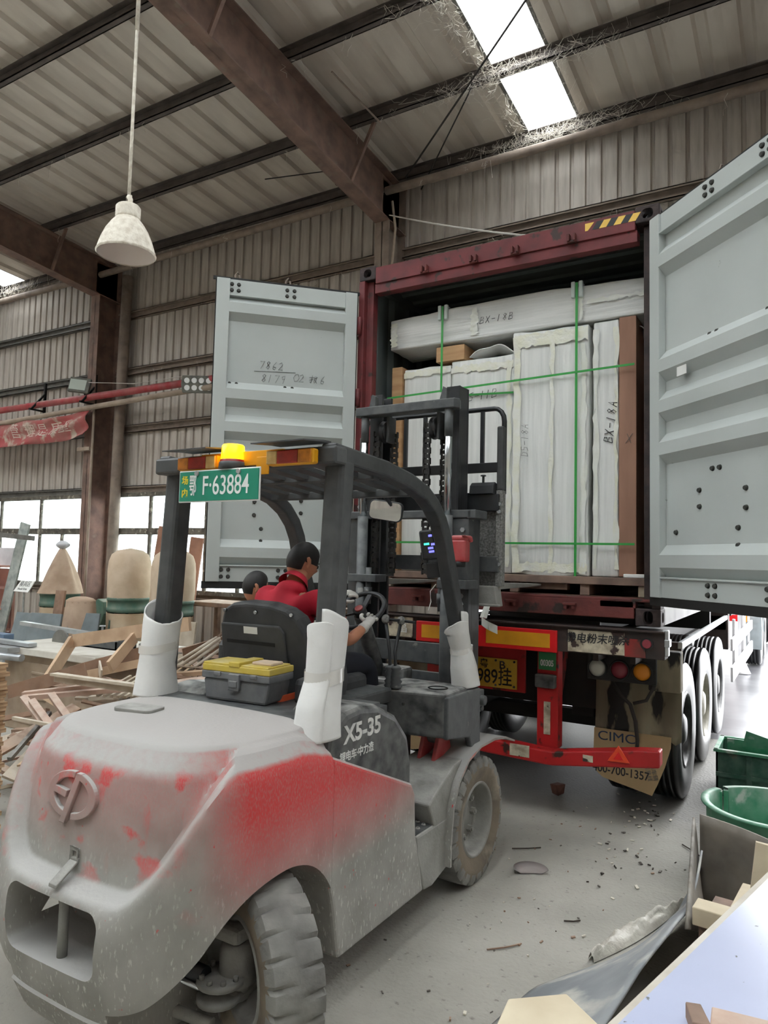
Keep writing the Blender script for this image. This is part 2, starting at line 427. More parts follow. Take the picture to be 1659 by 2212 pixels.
def glass_mat(name, tint, mixv, dirt=(200,196,180), scale=3, lo=.5, hi=.75):
    """dirty translucent sheet: part clear, part scattering"""
    m = bpy.data.materials.new(name); m.use_nodes = True; nt = m.node_tree; N = nt.nodes
    N.remove(N['Principled BSDF']); out = N['Material Output']
    tr = N.new('ShaderNodeBsdfTransparent'); tr.inputs[0].default_value = lin(tint)
    tl = N.new('ShaderNodeBsdfTranslucent'); tl.inputs[0].default_value = lin((236,240,240))
    df = N.new('ShaderNodeBsdfDiffuse'); df.inputs[0].default_value = lin(dirt)
    tc = N.new('ShaderNodeTexCoord'); mp = N.new('ShaderNodeMapping'); mp.inputs['Scale'].default_value = (1.6, 1.6, .5)
    ns = N.new('ShaderNodeTexNoise'); ns.inputs['Scale'].default_value = scale; ns.inputs['Detail'].default_value = 8
    mr = N.new('ShaderNodeMapRange'); mr.inputs['From Min'].default_value = lo; mr.inputs['From Max'].default_value = hi
    mr.inputs['To Max'].default_value = .55
    mx = N.new('ShaderNodeMixShader'); mx.inputs[0].default_value = mixv
    m2 = N.new('ShaderNodeMixShader')
    L = nt.links.new
    L(tc.outputs['Object'], mp.inputs[0]); L(mp.outputs[0], ns.inputs['Vector']); L(ns.outputs[0], mr.inputs['Value'])
    L(tr.outputs[0], mx.inputs[1]); L(tl.outputs[0], mx.inputs[2]); L(mr.outputs[0], m2.inputs[0])
    L(mx.outputs[0], m2.inputs[1]); L(df.outputs[0], m2.inputs[2]); L(m2.outputs[0], out.inputs[0])
    MAT[name] = m
glass_mat('pane_glass', (235,242,240), .35)
glass_mat('skylight_sheet', (240,244,246), .4, scale=2, lo=.6, hi=.8)

def paint_mat():
    """red forklift paint under grey stone dust: worn bare red high up, caked grey low down, dust lying on whatever faces up"""
    m = bpy.data.materials.new('fk_paint'); m.use_nodes = True; nt = m.node_tree; N = nt.nodes; L = nt.links.new
    b = N['Principled BSDF']; b.inputs['Roughness'].default_value = .75
    tc = N.new('ShaderNodeTexCoord'); sp = N.new('ShaderNodeSeparateXYZ'); L(tc.outputs['Object'], sp.inputs[0])
    def noise(sc, st=(1,1,1), det=6):
        mp = N.new('ShaderNodeMapping'); mp.inputs['Scale'].default_value = st; L(tc.outputs['Object'], mp.inputs[0])
        n = N.new('ShaderNodeTexNoise'); n.inputs['Scale'].default_value = sc; n.inputs['Detail'].default_value = det; L(mp.outputs[0], n.inputs['Vector']); return n.outputs[0]
    def mr(src, a, c, d=0., e=1.):
        r = N.new('ShaderNodeMapRange'); L(src, r.inputs['Value'])
        for k, v in zip(('From Min','From Max','To Min','To Max'), (a,c,d,e)): r.inputs[k].default_value = v
        return r.outputs[0]
    def op(o, a, c):
        n = N.new('ShaderNodeMath'); n.operation = o
        for i, x in enumerate((a, c)):
            if isinstance(x, (int, float)): n.inputs[i].default_value = x
            else: L(x, n.inputs[i])
        return n.outputs[0]
    def mix(f, a, c):
        x = N.new('ShaderNodeMix'); x.data_type = 'RGBA'; L(f, x.inputs[0])
        for i, k in ((6, a), (7, c)):
            if isinstance(k, tuple): x.inputs[i].default_value = k
            else: L(k, x.inputs[i])
        return x.outputs[2]
    fine = noise(220, (1,1,.35), 2)
    big = noise(5.5, (1,1,1.3), 4)
    streak = noise(16, (1,1,.22), 5)
    # height profile of bare paint: strongest between .75 and 1.1 on the sides, weaker on the rear
    yside = mr(sp.outputs[1], -2.15, -1.95)
    h = op('MULTIPLY', mr(sp.outputs[2], .56, .92), 1.0)
    side = op('MULTIPLY', op('MULTIPLY', h, yside), mr(op('ADD', sp.outputs[1], op('MULTIPLY', sp.outputs[2], -.9)), -1.1, -1.75, 0, .95))
    blot = op('MULTIPLY', mr(big, .56, .64), mr(sp.outputs[2], .6, .85))
    st = op('MULTIPLY', mr(streak, .56, .68), mr(sp.outputs[2], .7, 1.0))
    tint = op('MULTIPLY', mr(sp.outputs[2], .72, .98), .26)
    red = op('MAXIMUM', op('MAXIMUM', side, tint), op('MAXIMUM', op('MULTIPLY', blot, .85), op('MULTIPLY', st, .6)))
    red = op('MULTIPLY', red, mr(fine, .25, .55, .55, 1.))
    spots = mr(noise(34, (1,1,.6), 3), .71, .74)
    red = op('MAXIMUM', red, op('MULTIPLY', spots, .8))
    g = N.new('ShaderNodeNewGeometry'); sn = N.new('ShaderNodeSeparateXYZ'); L(g.outputs['Normal'], sn.inputs[0])
    upd = mr(op('ADD', sn.outputs[2], op('MULTIPLY', noise(30), .25)), .52, .85)
    red = op('MULTIPLY', red, mr(upd, 0, 1, 1, .03)); N_ = red
    scr = mr(noise(85, (1,1,.35), 4), .60, .68)
    dustl = mix(mr(noise(6), .35, .65), lin((156,154,148)), lin((138,136,130)))
    dustl = mix(op('MULTIPLY', scr, mr(sp.outputs[2], .85, .45)), dustl, lin((186,184,178)))
    dustl = mix(upd, dustl, lin((168,167,163)))
    col = mix(red, dustl, lin((206,54,56)))
    L(col, b.inputs['Base Color'])
    bp = N.new('ShaderNodeBump'); bp.inputs['Strength'].default_value = .25; bp.inputs['Distance'].default_value = .006
    L(noise(60, (1,1,.5), 6), bp.inputs['Height']); L(bp.outputs[0], b.inputs['Normal'])
    MAT['fk_paint'] = m
paint_mat()
# ------------------------------------------------------------------ the setting: floor, wall, roof, steel
mb = MB(); mb.grid(lambda u, v: (-16 + 23*u, -20 + 23.5*v, 0), 4, 4, False)
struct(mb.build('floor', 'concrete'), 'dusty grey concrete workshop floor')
mb = MB(); mb.grid(lambda u, v: (-30 + 70*u, 3.5 + 60*v, -.01), 2, 2, False)
struct(mb.build('floor_yard', 'wet_ground'), 'wet shining concrete yard outside the gate')

def sheet_profile(x0, x1, pitch, base, top, h, z=0.0):
    """trapezoid corrugation as (x, height) points"""
    pts = []; n = max(1, round((x1 - x0) / pitch)); p = (x1 - x0) / n
    for i in range(n):
        a = x0 + i * p
        pts += [(a, z), (a + (p - base)/2, z), (a + (p - top)/2, z + h), (a + (p + top)/2, z + h), (a + (p + base)/2, z)]
    pts.append((x1, z)); return pts
def strip_mesh(name, pts, fn0, fn1):
    mb = MB(); mb.grid(lambda u, v: (fn0 if v < .5 else fn1)(*pts[min(len(pts)-1, int(round(u*(len(pts)-1))))]), len(pts)-1, 1, False)
    me = mb.mesh(name); return me

WY = 3.42
wall = struct(empty('wall_back', (0, WY, 0)), 'ribbed brown-grey steel sheet wall at the back of the shed')
PR = sheet_profile(0, .76, .19, .055, .032, .03)
wall_meshes = {}
def wall_sheet(x0, z0, z1):
    key = (z0, z1)
    if key not in wall_meshes:
        me = strip_mesh('wall_sheet', PR, lambda x, h: (x, h, z0), lambda x, h: (x, h, z1)); me.materials.append(MAT['sheet_wall'])
        wall_meshes[key] = me
    o = bpy.data.objects.new('wall_sheet', wall_meshes[key]); COL.objects.link(o); o.parent = wall; o.location = (x0, 0, 0)
for i in range(28):
    x0 = -14.9 + .76 * i
    if -1.99 < x0 < 3.3:
        wall_sheet(x0, 4.9, 7.17)
    elif x0 < -1.99:
        wall_sheet(x0, 2.88, 7.17); wall_sheet(x0, 0, 1.2)
        if x0 > -3.6: wall_sheet(x0, 1.2, 2.88)
    else: wall_sheet(x0, 0, 7.17)
# girts (channel rails carrying the wall sheets)
def channel(name, x0, x1, y, z, m, parent, h=.14, d=.07, org=0.0):
    mb = MB(); y = y - org
    mb.box(x0, x1, y - d, y, z - h/2, z - h/2 + .012); mb.box(x0, x1, y - d, y, z + h/2 - .012, z + h/2)
    mb.box(x0, x1, y - .012, y, z - h/2, z + h/2); mb.box(x0, x1, y - d, y - d + .01, z - h/2, z - h/2 + .03); mb.box(x0, x1, y - d, y - d + .01, z + h/2 - .03, z + h/2)
    return mb.build(name, m, parent)
for z in (6.08, 5.05, 4.02, 2.94):
    for xa, xb in ((-14.5, -8.82), (-8.58, -2.9), (-2.7, 6.3)):
        if xa > -3 and z < 4.9: continue
        channel('girt', xa, xb, WY - .01, z, 'rust_light' if xa > -14 else 'grey_steel', wall, org=WY)
for xa, xb in ((-14.5, -8.82), (-8.58, -3.4)):
    channel('girt', xa, xb, WY - .01, 1.17, 'rust_light', wall, .1, org=WY)

wf = struct(empty('wall_front', (0, -14, 0)), 'ribbed steel sheet wall at the other end of the shed')
me = strip_mesh('wall_sheet', sheet_profile(-15.6, 7, .19, .075, .045, .03), lambda x, h: (x, h, 0), lambda x, h: (x, h, 8.4)); me.materials.append(MAT['sheet_wall'])
o = bpy.data.objects.new('wall_sheet', me); COL.objects.link(o); o.parent = wf
for nm, xx, lab in (('wall_left', -15.6, 'ribbed steel sheet wall closing the left end of the shed'), ('wall_right', 7.05, 'ribbed steel sheet wall closing the right end of the shed')):
    wl = struct(empty(nm, (xx, 0, 0)), lab)
    me = strip_mesh('wall_sheet', sheet_profile(-14, 3.45, .19, .055, .032, .03), lambda y, h: (h, y, 0), lambda y, h: (h, y, 8.4)); me.materials.append(MAT['sheet_wall'])
    o = bpy.data.objects.new('wall_sheet', me); COL.objects.link(o); o.parent = wl
# windows
def window(name, x0, x1, ups, downs):
    w = struct(empty(name, (0, 3.36, 0)), 'dirty frosted shed window with rusty steel glazing bars')
    z0, z1, zm = 1.24, 2.85, 2.22
    mb = MB()
    for a, b in ((z0 - .04, z0 + .03), (z1 - .03, z1 + .04)): mb.box(x0, x1, -.04, .04, a, b)
    for a in (x0, x1): mb.box(a - .035, a + .035, -.04, .04, z0, z1)
    mb.box(x0, x1, -.045, .045, zm - .055, zm + .055)
    mb.build('window_frame', 'window_frame', w, bevel=.006)
    for x in ups:
        mb = MB(); mb.box(x - .03, x + .03, -.035, .035, zm + .05, z1 - .03); mb.build('glazing_bar', 'window_frame', w, bevel=.005)
    for x in downs:
        mb = MB(); mb.box(x - .028, x + .028, -.035, .035, z0 + .03, zm - .05); mb.build('glazing_bar', 'window_frame', w, bevel=.005)
    for zs, (a, b) in ((ups, (zm + .05, z1 - .03)), (downs, (z0 + .03, zm - .05))):
        ed = [x0] + list(zs) + [x1]
        for k in range(len(ed) - 1):
            mb = MB(); mb.box(ed[k] + .03, ed[k+1] - .03, -.003, .003, a, b); mb.build('pane', 'pane_glass', w)
window('window_1', -14.4, -9.0, (-13.1, -11.8, -10.52), (-13.1, -12.4, -11.8, -11.2, -10.52, -9.85))
window('window_2', -8.35, -3.5, (-7.5, -6.2, -4.9), (-7.5, -6.85, -6.2, -5.5, -4.9, -4.2))

# roof
def zr(y): return 7.21 + .07 * (3 - y)
roof = struct(empty('ceiling', (0, 0, 0)), 'ribbed light grey steel sheet roof with long skylights')
Y0, Y1 = 3.62, -14.0
ADDED_SKY_COLS = (-14.2, -12.6, -10.3, -8.7, -7.0, -5.4, -3.75, 1.2, 3.7, 5.3)      # unseen roof light panels, added to bring more light from above
def roof_sheet(x0, x1):
    lit = any(x0 <= c < x1 for c in ADDED_SKY_COLS)
    if lit:
        a, b = -2.2, -8.5
        mb = MB(); mb.grid(lambda u, v: (x0 + (x1-x0)*u, a + (b-a)*v, zr(a + (b-a)*v) + .02), 1, 1, False); mb.build('skylight_panel', 'skylight_sheet', roof)  # added light panel, out of view
        spans = ((Y0, a), (b, Y1))
    else: spans = ((Y0, Y1),)
    for ya, yb in spans: roof_piece(x0, x1, ya, yb)
def roof_piece(x0, x1, Y0, Y1):
    pts = sheet_profile(0, x1 - x0, .41, .15, .085, .05)
    me = strip_mesh('roof_sheet', pts, lambda x, h: (x, Y0, zr(Y0) + h), lambda x, h: (x, Y1, zr(Y1) + h)); me.materials.append(MAT['sheet_roof'])
    o = bpy.data.objects.new('roof_sheet', me); COL.objects.link(o); o.parent = roof; o.location = (x0, 0, 0)
def skylight(x0, x1):
    mb = MB(); mb.grid(lambda u, v: (x0 + (x1-x0)*u, 3.2 + (Y1-3.2)*v, zr(3.2 + (Y1-3.2)*v) + .02), 1, 1, False)
    mb.build('skylight_panel', 'skylight_sheet', roof)
    mb = MB()
    for a in (x0, x1):
        mb.prism([(3.2, zr(3.2)), (Y1, zr(Y1)), (Y1, zr(Y1)+.05), (3.2, zr(3.2)+.05)], 'x', a - .02, a + .02)
    mb.build('skylight_rim', 'grey_steel', roof)
    mb = MB(); mb.prism([(3.2, zr(3.2)), (Y0, zr(Y0)), (Y0, zr(Y0)+.02), (3.2, zr(3.2)+.02)], 'x', x0, x1); mb.build('roof_sheet', 'sheet_roof', roof)
xs = [-.86]
for k in range(12): xs.append(xs[-1] - .82)
for k in range(12): roof_sheet(xs[k+1], xs[k])
roof_sheet(-11.2, xs[12]) if xs[12] > -11.15 else None
for k in range(5): roof_sheet(-11.95 - .82*(k+1), -11.95 - .82*k)
for k in range(9): roof_sheet(-.22 + .82*k, -.22 + .82*(k+1))
skylight(-.86, -.22); skylight(-11.95, -11.2)

# purlins
for k in range(14):
    y = 3.2 - 1.22 * k; z = zr(y)
    mb = MB(); a, b = -15.5, 7.0; h = .16
    mb.box(a, b, y - .035, y + .035, z - h, z - h + .012); mb.box(a, b, y - .035, y + .035, z - .012, z - .002)
    mb.box(a, b, y + .023, y + .035, z - h, z - .004); mb.box(a, b, y - .035, y - .027, z - h, z - h + .035)
    struct(mb.build('purlin', 'purlin_steel'), 'rusty channel purlin under the roof sheets, one of a row')['group'] = 'roof purlins'
# portal frames: column + tapered rafter
for x, lab in ((-2.8, 'rust-brown steel portal frame beside the open container'), (-8.7, 'dark rusty steel portal frame behind the floodlights'), (-14.6, 'rusty steel portal frame at the far left'), (3.6, 'rusty steel portal frame right of the gate')):
    fr = struct(empty('portal_frame', (x, 3.4, 0)), lab); y0 = 3.4
    mb = MB(); mb.box(-.11, .11, -.45, -.435, 0, 6.4); mb.box(-.11, .11, -.015, 0, 0, 7.0); mb.box(-.006, .006, -.45, 0, 0, 6.98)
    mb.build('column', 'rust_light' if x == -2.8 else 'rust_steel', fr)
    def zb(y): return 6.38 + .09 * (3 - y)
    def zt(y): return zr(y) - .165
    mb = MB()
    for f0, t in ((zb, .015), (lambda y: zt(y) - .015, .015)):
        mb.prism([(Y0 - .2 - y0, f0(3.4)), (Y1 - y0, f0(Y1)), (Y1 - y0, f0(Y1) + t), (Y0 - .2 - y0, f0(3.4) + t)], 'x', -.11, .11)
    mb.prism([(Y0 - .2 - y0, zb(3.4)), (Y1 - y0, zb(Y1)), (Y1 - y0, zt(Y1)), (Y0 - .2 - y0, zt(3.4))], 'x', -.006, .006)
    mb.build('rafter', 'rust_steel', fr)
    for yk in (2.02, -.42):
        for sgn in (-1, 1):
            mb = MB(); mb.beam((sgn*.1, yk - y0, zb(yk) + .01), (sgn*.42, yk - y0, zr(yk) - .15), .04, .04); mb.build('fly_brace', 'rust_steel', fr)
# eave pipes and rods
def pipe(name, pts, r, m, label, cat, n=10, **kw):
    mb = MB(); mb.tube(pts, r, n); return tag(mb.build(name, m, None), label, cat, **kw)
pipe('eave_pipe', [(-15, 3.02, 6.82), (-8.8, 3.02, 6.78), (-2.9, 3.02, 6.84), (7, 3.02, 6.84)], .055, 'rust_light', 'rusty brown tie pipe running along the eave under the roof', 'pipe')
pipe('rain_pipe', [(-8.25, 3.25, 6.75), (-8.28, 3.24, 3.9), (-8.29, 3.23, 1.9), (-8.31, 3.22, 0)], .095, 'rust_light', 'brown vertical drain pipe beside the dark column', 'pipe')
pipe('bracing_rod', [(-2.49, 3.02, 6.95), (.0, .93, 7.08)], .012, 'cable_dark', 'thin dark bracing rod crossing in front of the skylight', 'rod', n=5)
pipe('bracing_rod', [(-2.4, 3.3, 6.9), (-1.05, 1.9, 7.05)], .009, 'cable_dark', 'thin bracing rod under the roof beside the brown rafter', 'rod', n=5)
pipe('bracing_rod', [(-4.28, 2.25, 7.02), (-2.85, 2.6, 7.0)], .008, 'cable_dark', 'thin dark wire under the roof left of the brown rafter', 'rod', n=5)
pipe('bracing_rod', [(-2.3, 1.0, 7.1), (-2.25, 1.95, 7.04)], .012, 'rust_light', 'short rusty rod between two purlins right of the brown rafter', 'rod', n=5)
mb = MB(); R_ = [Vector((-2.66, 2.9, 6.42)), Vector((-1.4, 1.6, 5.55)), Vector((.45, .35, 4.37))]
mb.tube([R_[0].lerp(R_[2], t/8) + Vector((0,0,-.03*math.sin(PI*t/8))) for t in range(9)], .009, 5)
tag(mb.build('rope', 'rope'), 'pale rope strung from the column to the container top', 'rope')
mb = MB(); mb.tube([(-2.62, 2.9, 6.6), (-2.55, 2.88, 6.2), (-2.6, 2.88, 5.6), (-2.58, 2.88, 4.9), (-2.6,2.88,3.0)], .018, 6)
tag(mb.build('cable', 'brown_pipe'), 'dusty cable hanging down the column beside the container', 'cable')

# cobwebs: thin dusty strands on purlins and skylight edges
mb = MB(); rnd = random.Random(3)
def strand(p, q, sag, r):
    p = Vector(p); q = Vector(q); mid = rnd.uniform(.3, .7)
    j = Vector((rnd.uniform(-.04,.04), rnd.uniform(-.04,.04), 0))
    mb.tube([p, p.lerp(q, mid*.6) + Vector((0,0,-sag*.7)) + j, p.lerp(q, mid) + Vector((0,0,-sag)) - j, p.lerp(q, (1+mid)/2) + Vector((0,0,-sag*.6)) + j*.5, q], r, 3, cap=False)
for y, nn in ((3.2, 260), (2.02, 260), (.8, 110)):
    for k in range(nn):
        x = rnd.gauss(-.55, .5); z = zr(y) - .16
        strand((x, y - .04 + rnd.uniform(-.05,.05), z + rnd.uniform(0,.15)), (x + rnd.gauss(0,.22), y - .06 + rnd.uniform(-.12,.1), z + rnd.uniform(-.06,.12)), rnd.uniform(.0,.16), rnd.uniform(.0006,.0019))
for k in range(230):
    y = rnd.uniform(.4, 3.2); e = rnd.choice((-.9, -.9, -.2)); z = zr(y)
    strand((e + rnd.gauss(0,.08), y, z - rnd.uniform(0,.05)), (e + rnd.gauss(-.08,.14), y + rnd.uniform(-.3,.3), z - rnd.uniform(.0,.12)), rnd.uniform(0,.1), rnd.uniform(.0006,.0018))
for k in range(70):
    x = rnd.gauss(-11.4, .5); y = 3.1; z = zr(y) - .2
    strand((x, y, z + rnd.uniform(0,.2)), (x + rnd.gauss(0,.25), y - rnd.uniform(0,.12), z + rnd.uniform(-.15,.1)), rnd.uniform(.02,.2), rnd.uniform(.001,.0025))
for k in range(90):   # along the rails
    x = rnd.uniform(-9, 1.6); y, z = rnd.choice(((3.0, 6.82), (3.34, 6.0), (2.0, zr(2.02)-.17), (.78, zr(.8)-.17), (3.3, 5.0)))
    if z < 6.2 and x < -8.6: continue
    strand((x, y - .04, z), (x + rnd.gauss(0,.05), y - .05, z - rnd.uniform(.05,.3)), 0, rnd.uniform(.001,.0025))
o = mb.build('cobweb', 'cobweb', kind='stuff'); o['label'] = 'dusty cobwebs hanging from the skylight edges and roof rails'; o['category'] = 'cobweb'

# pipes, banner and floodlights on the wall at the left
pipe('fire_pipe', [(-14.5, 2.86, 4.52), (-5.2, 2.86, 4.53)], .06, 'red_pipe', 'dusty red fire pipe running along the wall at the left', 'pipe', n=14)
pipe('grey_pipe', [(-14.5, 2.8, 4.16), (-8.3, 2.8, 4.33), (-5.2, 2.8, 4.4)], .045, 'brown_pipe', 'dusty tan pipe just below the red fire pipe', 'pipe', n=12)
for x, lab in ((-10.05, 'black angle bracket holding the red pipe near the banner'), (-8.62, 'black bracket holding the pipes on the dark column')):
    mb = MB(); mb.box(x - .02, x + .02, 2.96, 3.0, 4.3, 4.95); mb.beam((x, 2.98, 4.75), (x, 2.72, 4.42), .03, .03); mb.beam((x, 3.0, 4.42), (x, 2.68, 4.42), .03, .03)
    tag(mb.build('pipe_bracket', 'dark_gap'), lab, 'bracket')
def bfn(u, v):
    x = -13.2 + 4.65*u
    sag = .10*math.sin(PI*min(1,max(0,(u-.55)/.45)))
    z = 4.28 + .03*u - v*(.52 - .06*max(0, (u-.85)/.15)) - sag*(1-v)*1.0
    y = 2.78 + .035*math.sin(9*v + 14*u) * (1 + 1.5*max(0, u-.6)) + .02*math.sin(37*u + 6*v)
    return (x, y, z)
mb = MB(); mb.grid(bfn, 60, 10)
ban = thing('banner', 'faded dusty red cloth banner hanging below the pipes', 'banner', (0,0,0))
mb.build('cloth', 'banner', ban, solid=.004)
for txt, u0 in (('管', .565), ('理', .655), ('是', .735), ('质', .815), ('量', .885)):
    me = text_mesh(txt, .30, extrude=.001); 
    for vtx in me.vertices:
        u = u0 + vtx.co.x / 4.65; v = .48 - vtx.co.y / .52; q = bfn(u, v); vtx.co = (q[0], q[1] - .007 + vtx.co.z, q[2])
    me.materials.clear(); me.materials.append(MAT['banner_text']); o = bpy.data.objects.new('lettering', me); COL.objects.link(o); o.parent = ban

fl = thing('floodlight', 'small square white-glass floodlight on the red pipe', 'floodlight', (-8.72, 2.72, 4.62))
mb = MB(); mb.cbox((0, .02, .1), (.36, .06, .27), (-.2, .1, .55)); mb.build('case', 'flood_case', fl, bevel=.01)
mb = MB(); mb.cbox((-.008, -.015, .108), (.28, .01, .19), (-.2, .1, .55)); mb.build('glass', 'flood_glass', fl)
mb = MB(); mb.beam((0, .06, .1), (.05, .1, -.06), .03, .03); mb.build('bracket', 'dark_gap', fl)
fl = thing('floodlight', 'grey floodlight with eight round lenses at the end of the pipes', 'floodlight', (-5.9, 2.75, 4.44))
RM = Matrix.Rotation(.55, 4, 'Z') @ Matrix.Rotation(.15, 4, 'X')
mb = MB(); mb.prism([(-.24,-.13),(.24,-.13),(.26,0),(.24,.13),(-.24,.13),(-.26,0)], 'y', -.02, .05, RM); mb.build('case', 'flood_case', fl, bevel=.012)
for i in range(4):
    for j in range(2):
        mb = MB(); c = RM @ Vector((-.165 + .11*i, -.02, -.055 + .11*j)); d = RM @ Vector((-.165 + .11*i, -.032, -.055 + .11*j))
        mb.cyl(c, d, .045, .04, 16); mb.build('lens', 'led_lens', fl)
mb = MB(); mb.beam((0, .05, 0), (.3, .5, .02), .05, .04); mb.build('bracket', 'dark_gap', fl)
mb = MB(); mb.tube([(-8.5, 2.75, 4.75), (-7.4, 2.78, 4.62), (-6.1, 2.8, 4.62)], .006, 5); tag(mb.build('cable', 'rope'), 'thin pale cable between the two floodlights', 'cable')

# pendant lamp
lp = thing('pendant_lamp', 'dusty white bell-shaped pendant lamp hanging on a long pole', 'lamp', (-2.86, -1.1, 4.36))
prof = [(.235,-.012),(.245,.0),(.238,.012),(.225,.06),(.205,.12),(.175,.19),(.135,.255),(.098,.30),(.092,.305)]
mb = MB(); mb.lathe(prof, (0,0,0), n=40); s_ = mb.build('lamp_shade', 'lamp_white', lp)
mb = MB(); mb.lathe([(r-.006, h) for r, h in prof[1:]], (0,0,0), n=40); mb.build('shade_lining', 'lamp_inner', lp)
mb = MB(); mb.lathe([(.0,.30),(.098,.30),(.102,.315),(.102,.40),(.09,.415),(.0,.42)], n=28); mb.build('lamp_cap', 'lamp_white', lp)
mb = MB(); mb.ball((0,0,.21), .06, 16, (1,1,1.4)); mb.build('bulb', 'led_lens', lp)
mb = MB(); mb.tube([(.012,0,.42),(.02,0,.47),(.0,0,.5)], .022, 8); mb.tube([(-.03,0,.44),(-.03,0,.5),(.03,0,.5),(.03,0,.44)], .008, 6); mb.build('hook', 'lamp_white', lp)
mb = MB(); mb.cyl((0,0,.48),(0.0,0,2.0),.014); mb.cyl((0,0,1.98),(0,0,3.13),.018); mb.build('pole', 'lamp_white', lp)
from mathutils import noise as mnoise
mat('ink_blue', (44,58,84), None, rough=.8)
# ------------------------------------------------------------------ shipping container on the trailer
CZ = 1.43
ct = thing('shipping_container', 'open dark red shipping container with grey doors swung wide, on a trailer', 'container', (0, 0, CZ))
W2, HC, LC = 1.219, 2.896, 12.19
def oval(c, axis, rx, ry, half):
    mb = MB(); pts = []
    for i in range(20):
        a = 2*PI*i/20; k = math.copysign(abs(math.cos(a))**.75, math.cos(a)); l = math.copysign(abs(math.sin(a))**.75, math.sin(a))
        pts.append((rx*k, ry*l))
    mb.prism(pts, axis, -half, half, Matrix.Translation(Vector(c))); return mb.build('cutter', None, ct)
casting0 = {}
for sx in (-1, 1):
    for top in (0, 1):
        for yy in (0, LC - .178):
            x = sx*(W2 - .081); z = (HC - .059) if top else .059
            mb = MB(); mb.box(-.081, .081, 0, .178, -.059, .059)
            o = mb.build('corner_casting', 'cont_dark', ct, bevel=.008)
            if yy == 0:
                c1 = oval((.0, .089, 0), 'y', .038 if top or sx < 0 else .032, .036 if top else .044, .2); c2 = oval((0, .085, 0), 'x', .035, .036, .3)
                cut(o, [c1, c2])
            o.location = (x, yy, z)
mb = MB(); mb.box(-W2+.162, W2-.162, 0, .07, 2.735, 2.872); mb.box(-W2+.15, W2-.15, .015, .10, 2.655, 2.738); mb.box(-W2+.162, W2-.162, 0, .30, 2.868, 2.876)
mb.build('header', 'cont_red', ct, bevel=.006)
for x in (-.58, -.15, .19, .62):
    mb = MB(); mb.box(x-.03, x-.012, -.045, .0, 2.735, 2.79); mb.box(x+.012, x+.03, -.045, 0, 2.735, 2.79); mb.box(x-.035, x+.035, -.03, 0, 2.728, 2.745)
    mb.build('cam_keeper', 'cont_rail', ct, bevel=.004)
    mb = MB(); mb.box(x-.04, x-.015, -.04, .0, .09, .125); mb.box(x+.015, x+.04, -.04, 0, .09, .125); mb.box(x-.045, x+.045, -.05, 0, .118, .135)
    mb.build('cam_keeper', 'cont_rail', ct, bevel=.004)
for i in range(7):   # hazard stripes
    x0 = .71 + .35*i/7; d = .035
    a = [(x0, 2.80), (x0 + .05, 2.80), (x0 + .05 + d, 2.855), (x0 + d, 2.855)]
    if i == 0: a = [(x0, 2.80), (x0 + .02, 2.80), (x0 + .03+d, 2.855), (x0, 2.855)]
    mb = MB(); mb.prism(a, 'y', -.0015, .001); mb.build('hazard_stripe', 'hazard_yellow' if i % 2 == 0 else 'hazard_black', ct)
for sx in (-1, 1):
    mb = MB()
    pr = [(W2-.0,.0),(W2-.0,.13),(W2-.06,.15),(W2-.10,.15),(W2-.115,.12),(W2-.115,.055),(W2-.06,.05),(W2-.055,.0)]
    mb.prism([(sx*q[0], q[1]) for q in pr], 'z', .118, HC - .118); mb.build('corner_post', 'cont_red' if sx < 0 else 'cont_dark', ct, bevel=.004)  # right post gets a darker colour in place of shade on its jamb
    mb = MB()
    pts = sheet_profile(.14, 12.05, .278, .17, .07, .036)
    for k in range(len(pts)-1):
        (a, h), (b, g) = pts[k], pts[k+1]
        xa, xb = sx*(W2 - .05 + h*0 - h + .03), sx*(W2 - .05 - g + .03)
        mb.add([(xa, a, .16), (xb, b, .16), (xb, b, HC-.1), (xa, a, HC-.1)], [(0,1,2,3)])
    mb.build('side_wall', 'cont_inside', ct)
    mb = MB(); mb.box(sx*(W2-.06) - .03, sx*(W2-.06) + .05*0 + .03, .17, 12.0, HC-.12, HC-.04); mb.build('top_rail', 'cont_inside', ct)
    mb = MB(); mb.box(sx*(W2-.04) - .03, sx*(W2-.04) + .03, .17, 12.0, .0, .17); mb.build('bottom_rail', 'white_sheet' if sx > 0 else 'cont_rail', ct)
    mb = MB()
    for k in range(4):
        mb = MB(); mb.cyl((sx*(W2-.02), -.012, .45 + .62*k), (sx*(W2-.02), -.012, .60 + .62*k), .02); mb.build('hinge', 'cont_red', ct)
mb = MB(); mb.box(-W2+.0, W2-.17, 0, .14, .045, .165); mb.box(-W2+.05, W2-.02, 0, .16, .16, .18); mb.box(W2-.4, W2-.16, .0, .02, .115, .165)
mb.build('sill', 'cont_rail', ct, bevel=.006)
mb = MB(); pts = sheet_profile(.1, 12.1, .209, .1, .05, .02)
for k in range(len(pts)-1):
    (a, h), (b, g) = pts[k], pts[k+1]; mb.add([(-W2+.05, a, HC-.05-h), (W2-.05, a, HC-.05-h), (W2-.05, b, HC-.05-g), (-W2+.05, b, HC-.05-g)], [(0,1,2,3)])
mb.build('roof_panel', 'cont_inside', ct)
mb = MB(); mb.box(-W2+.06, W2-.06, .14, 12.1, .14, .178); mb.build('floor_boards', 'ply_floor', ct)
mb = MB(); mb.box(-W2+.05, W2-.05, 12.06, 12.1, .1, HC-.05); mb.build('end_wall', 'cont_inside', ct)

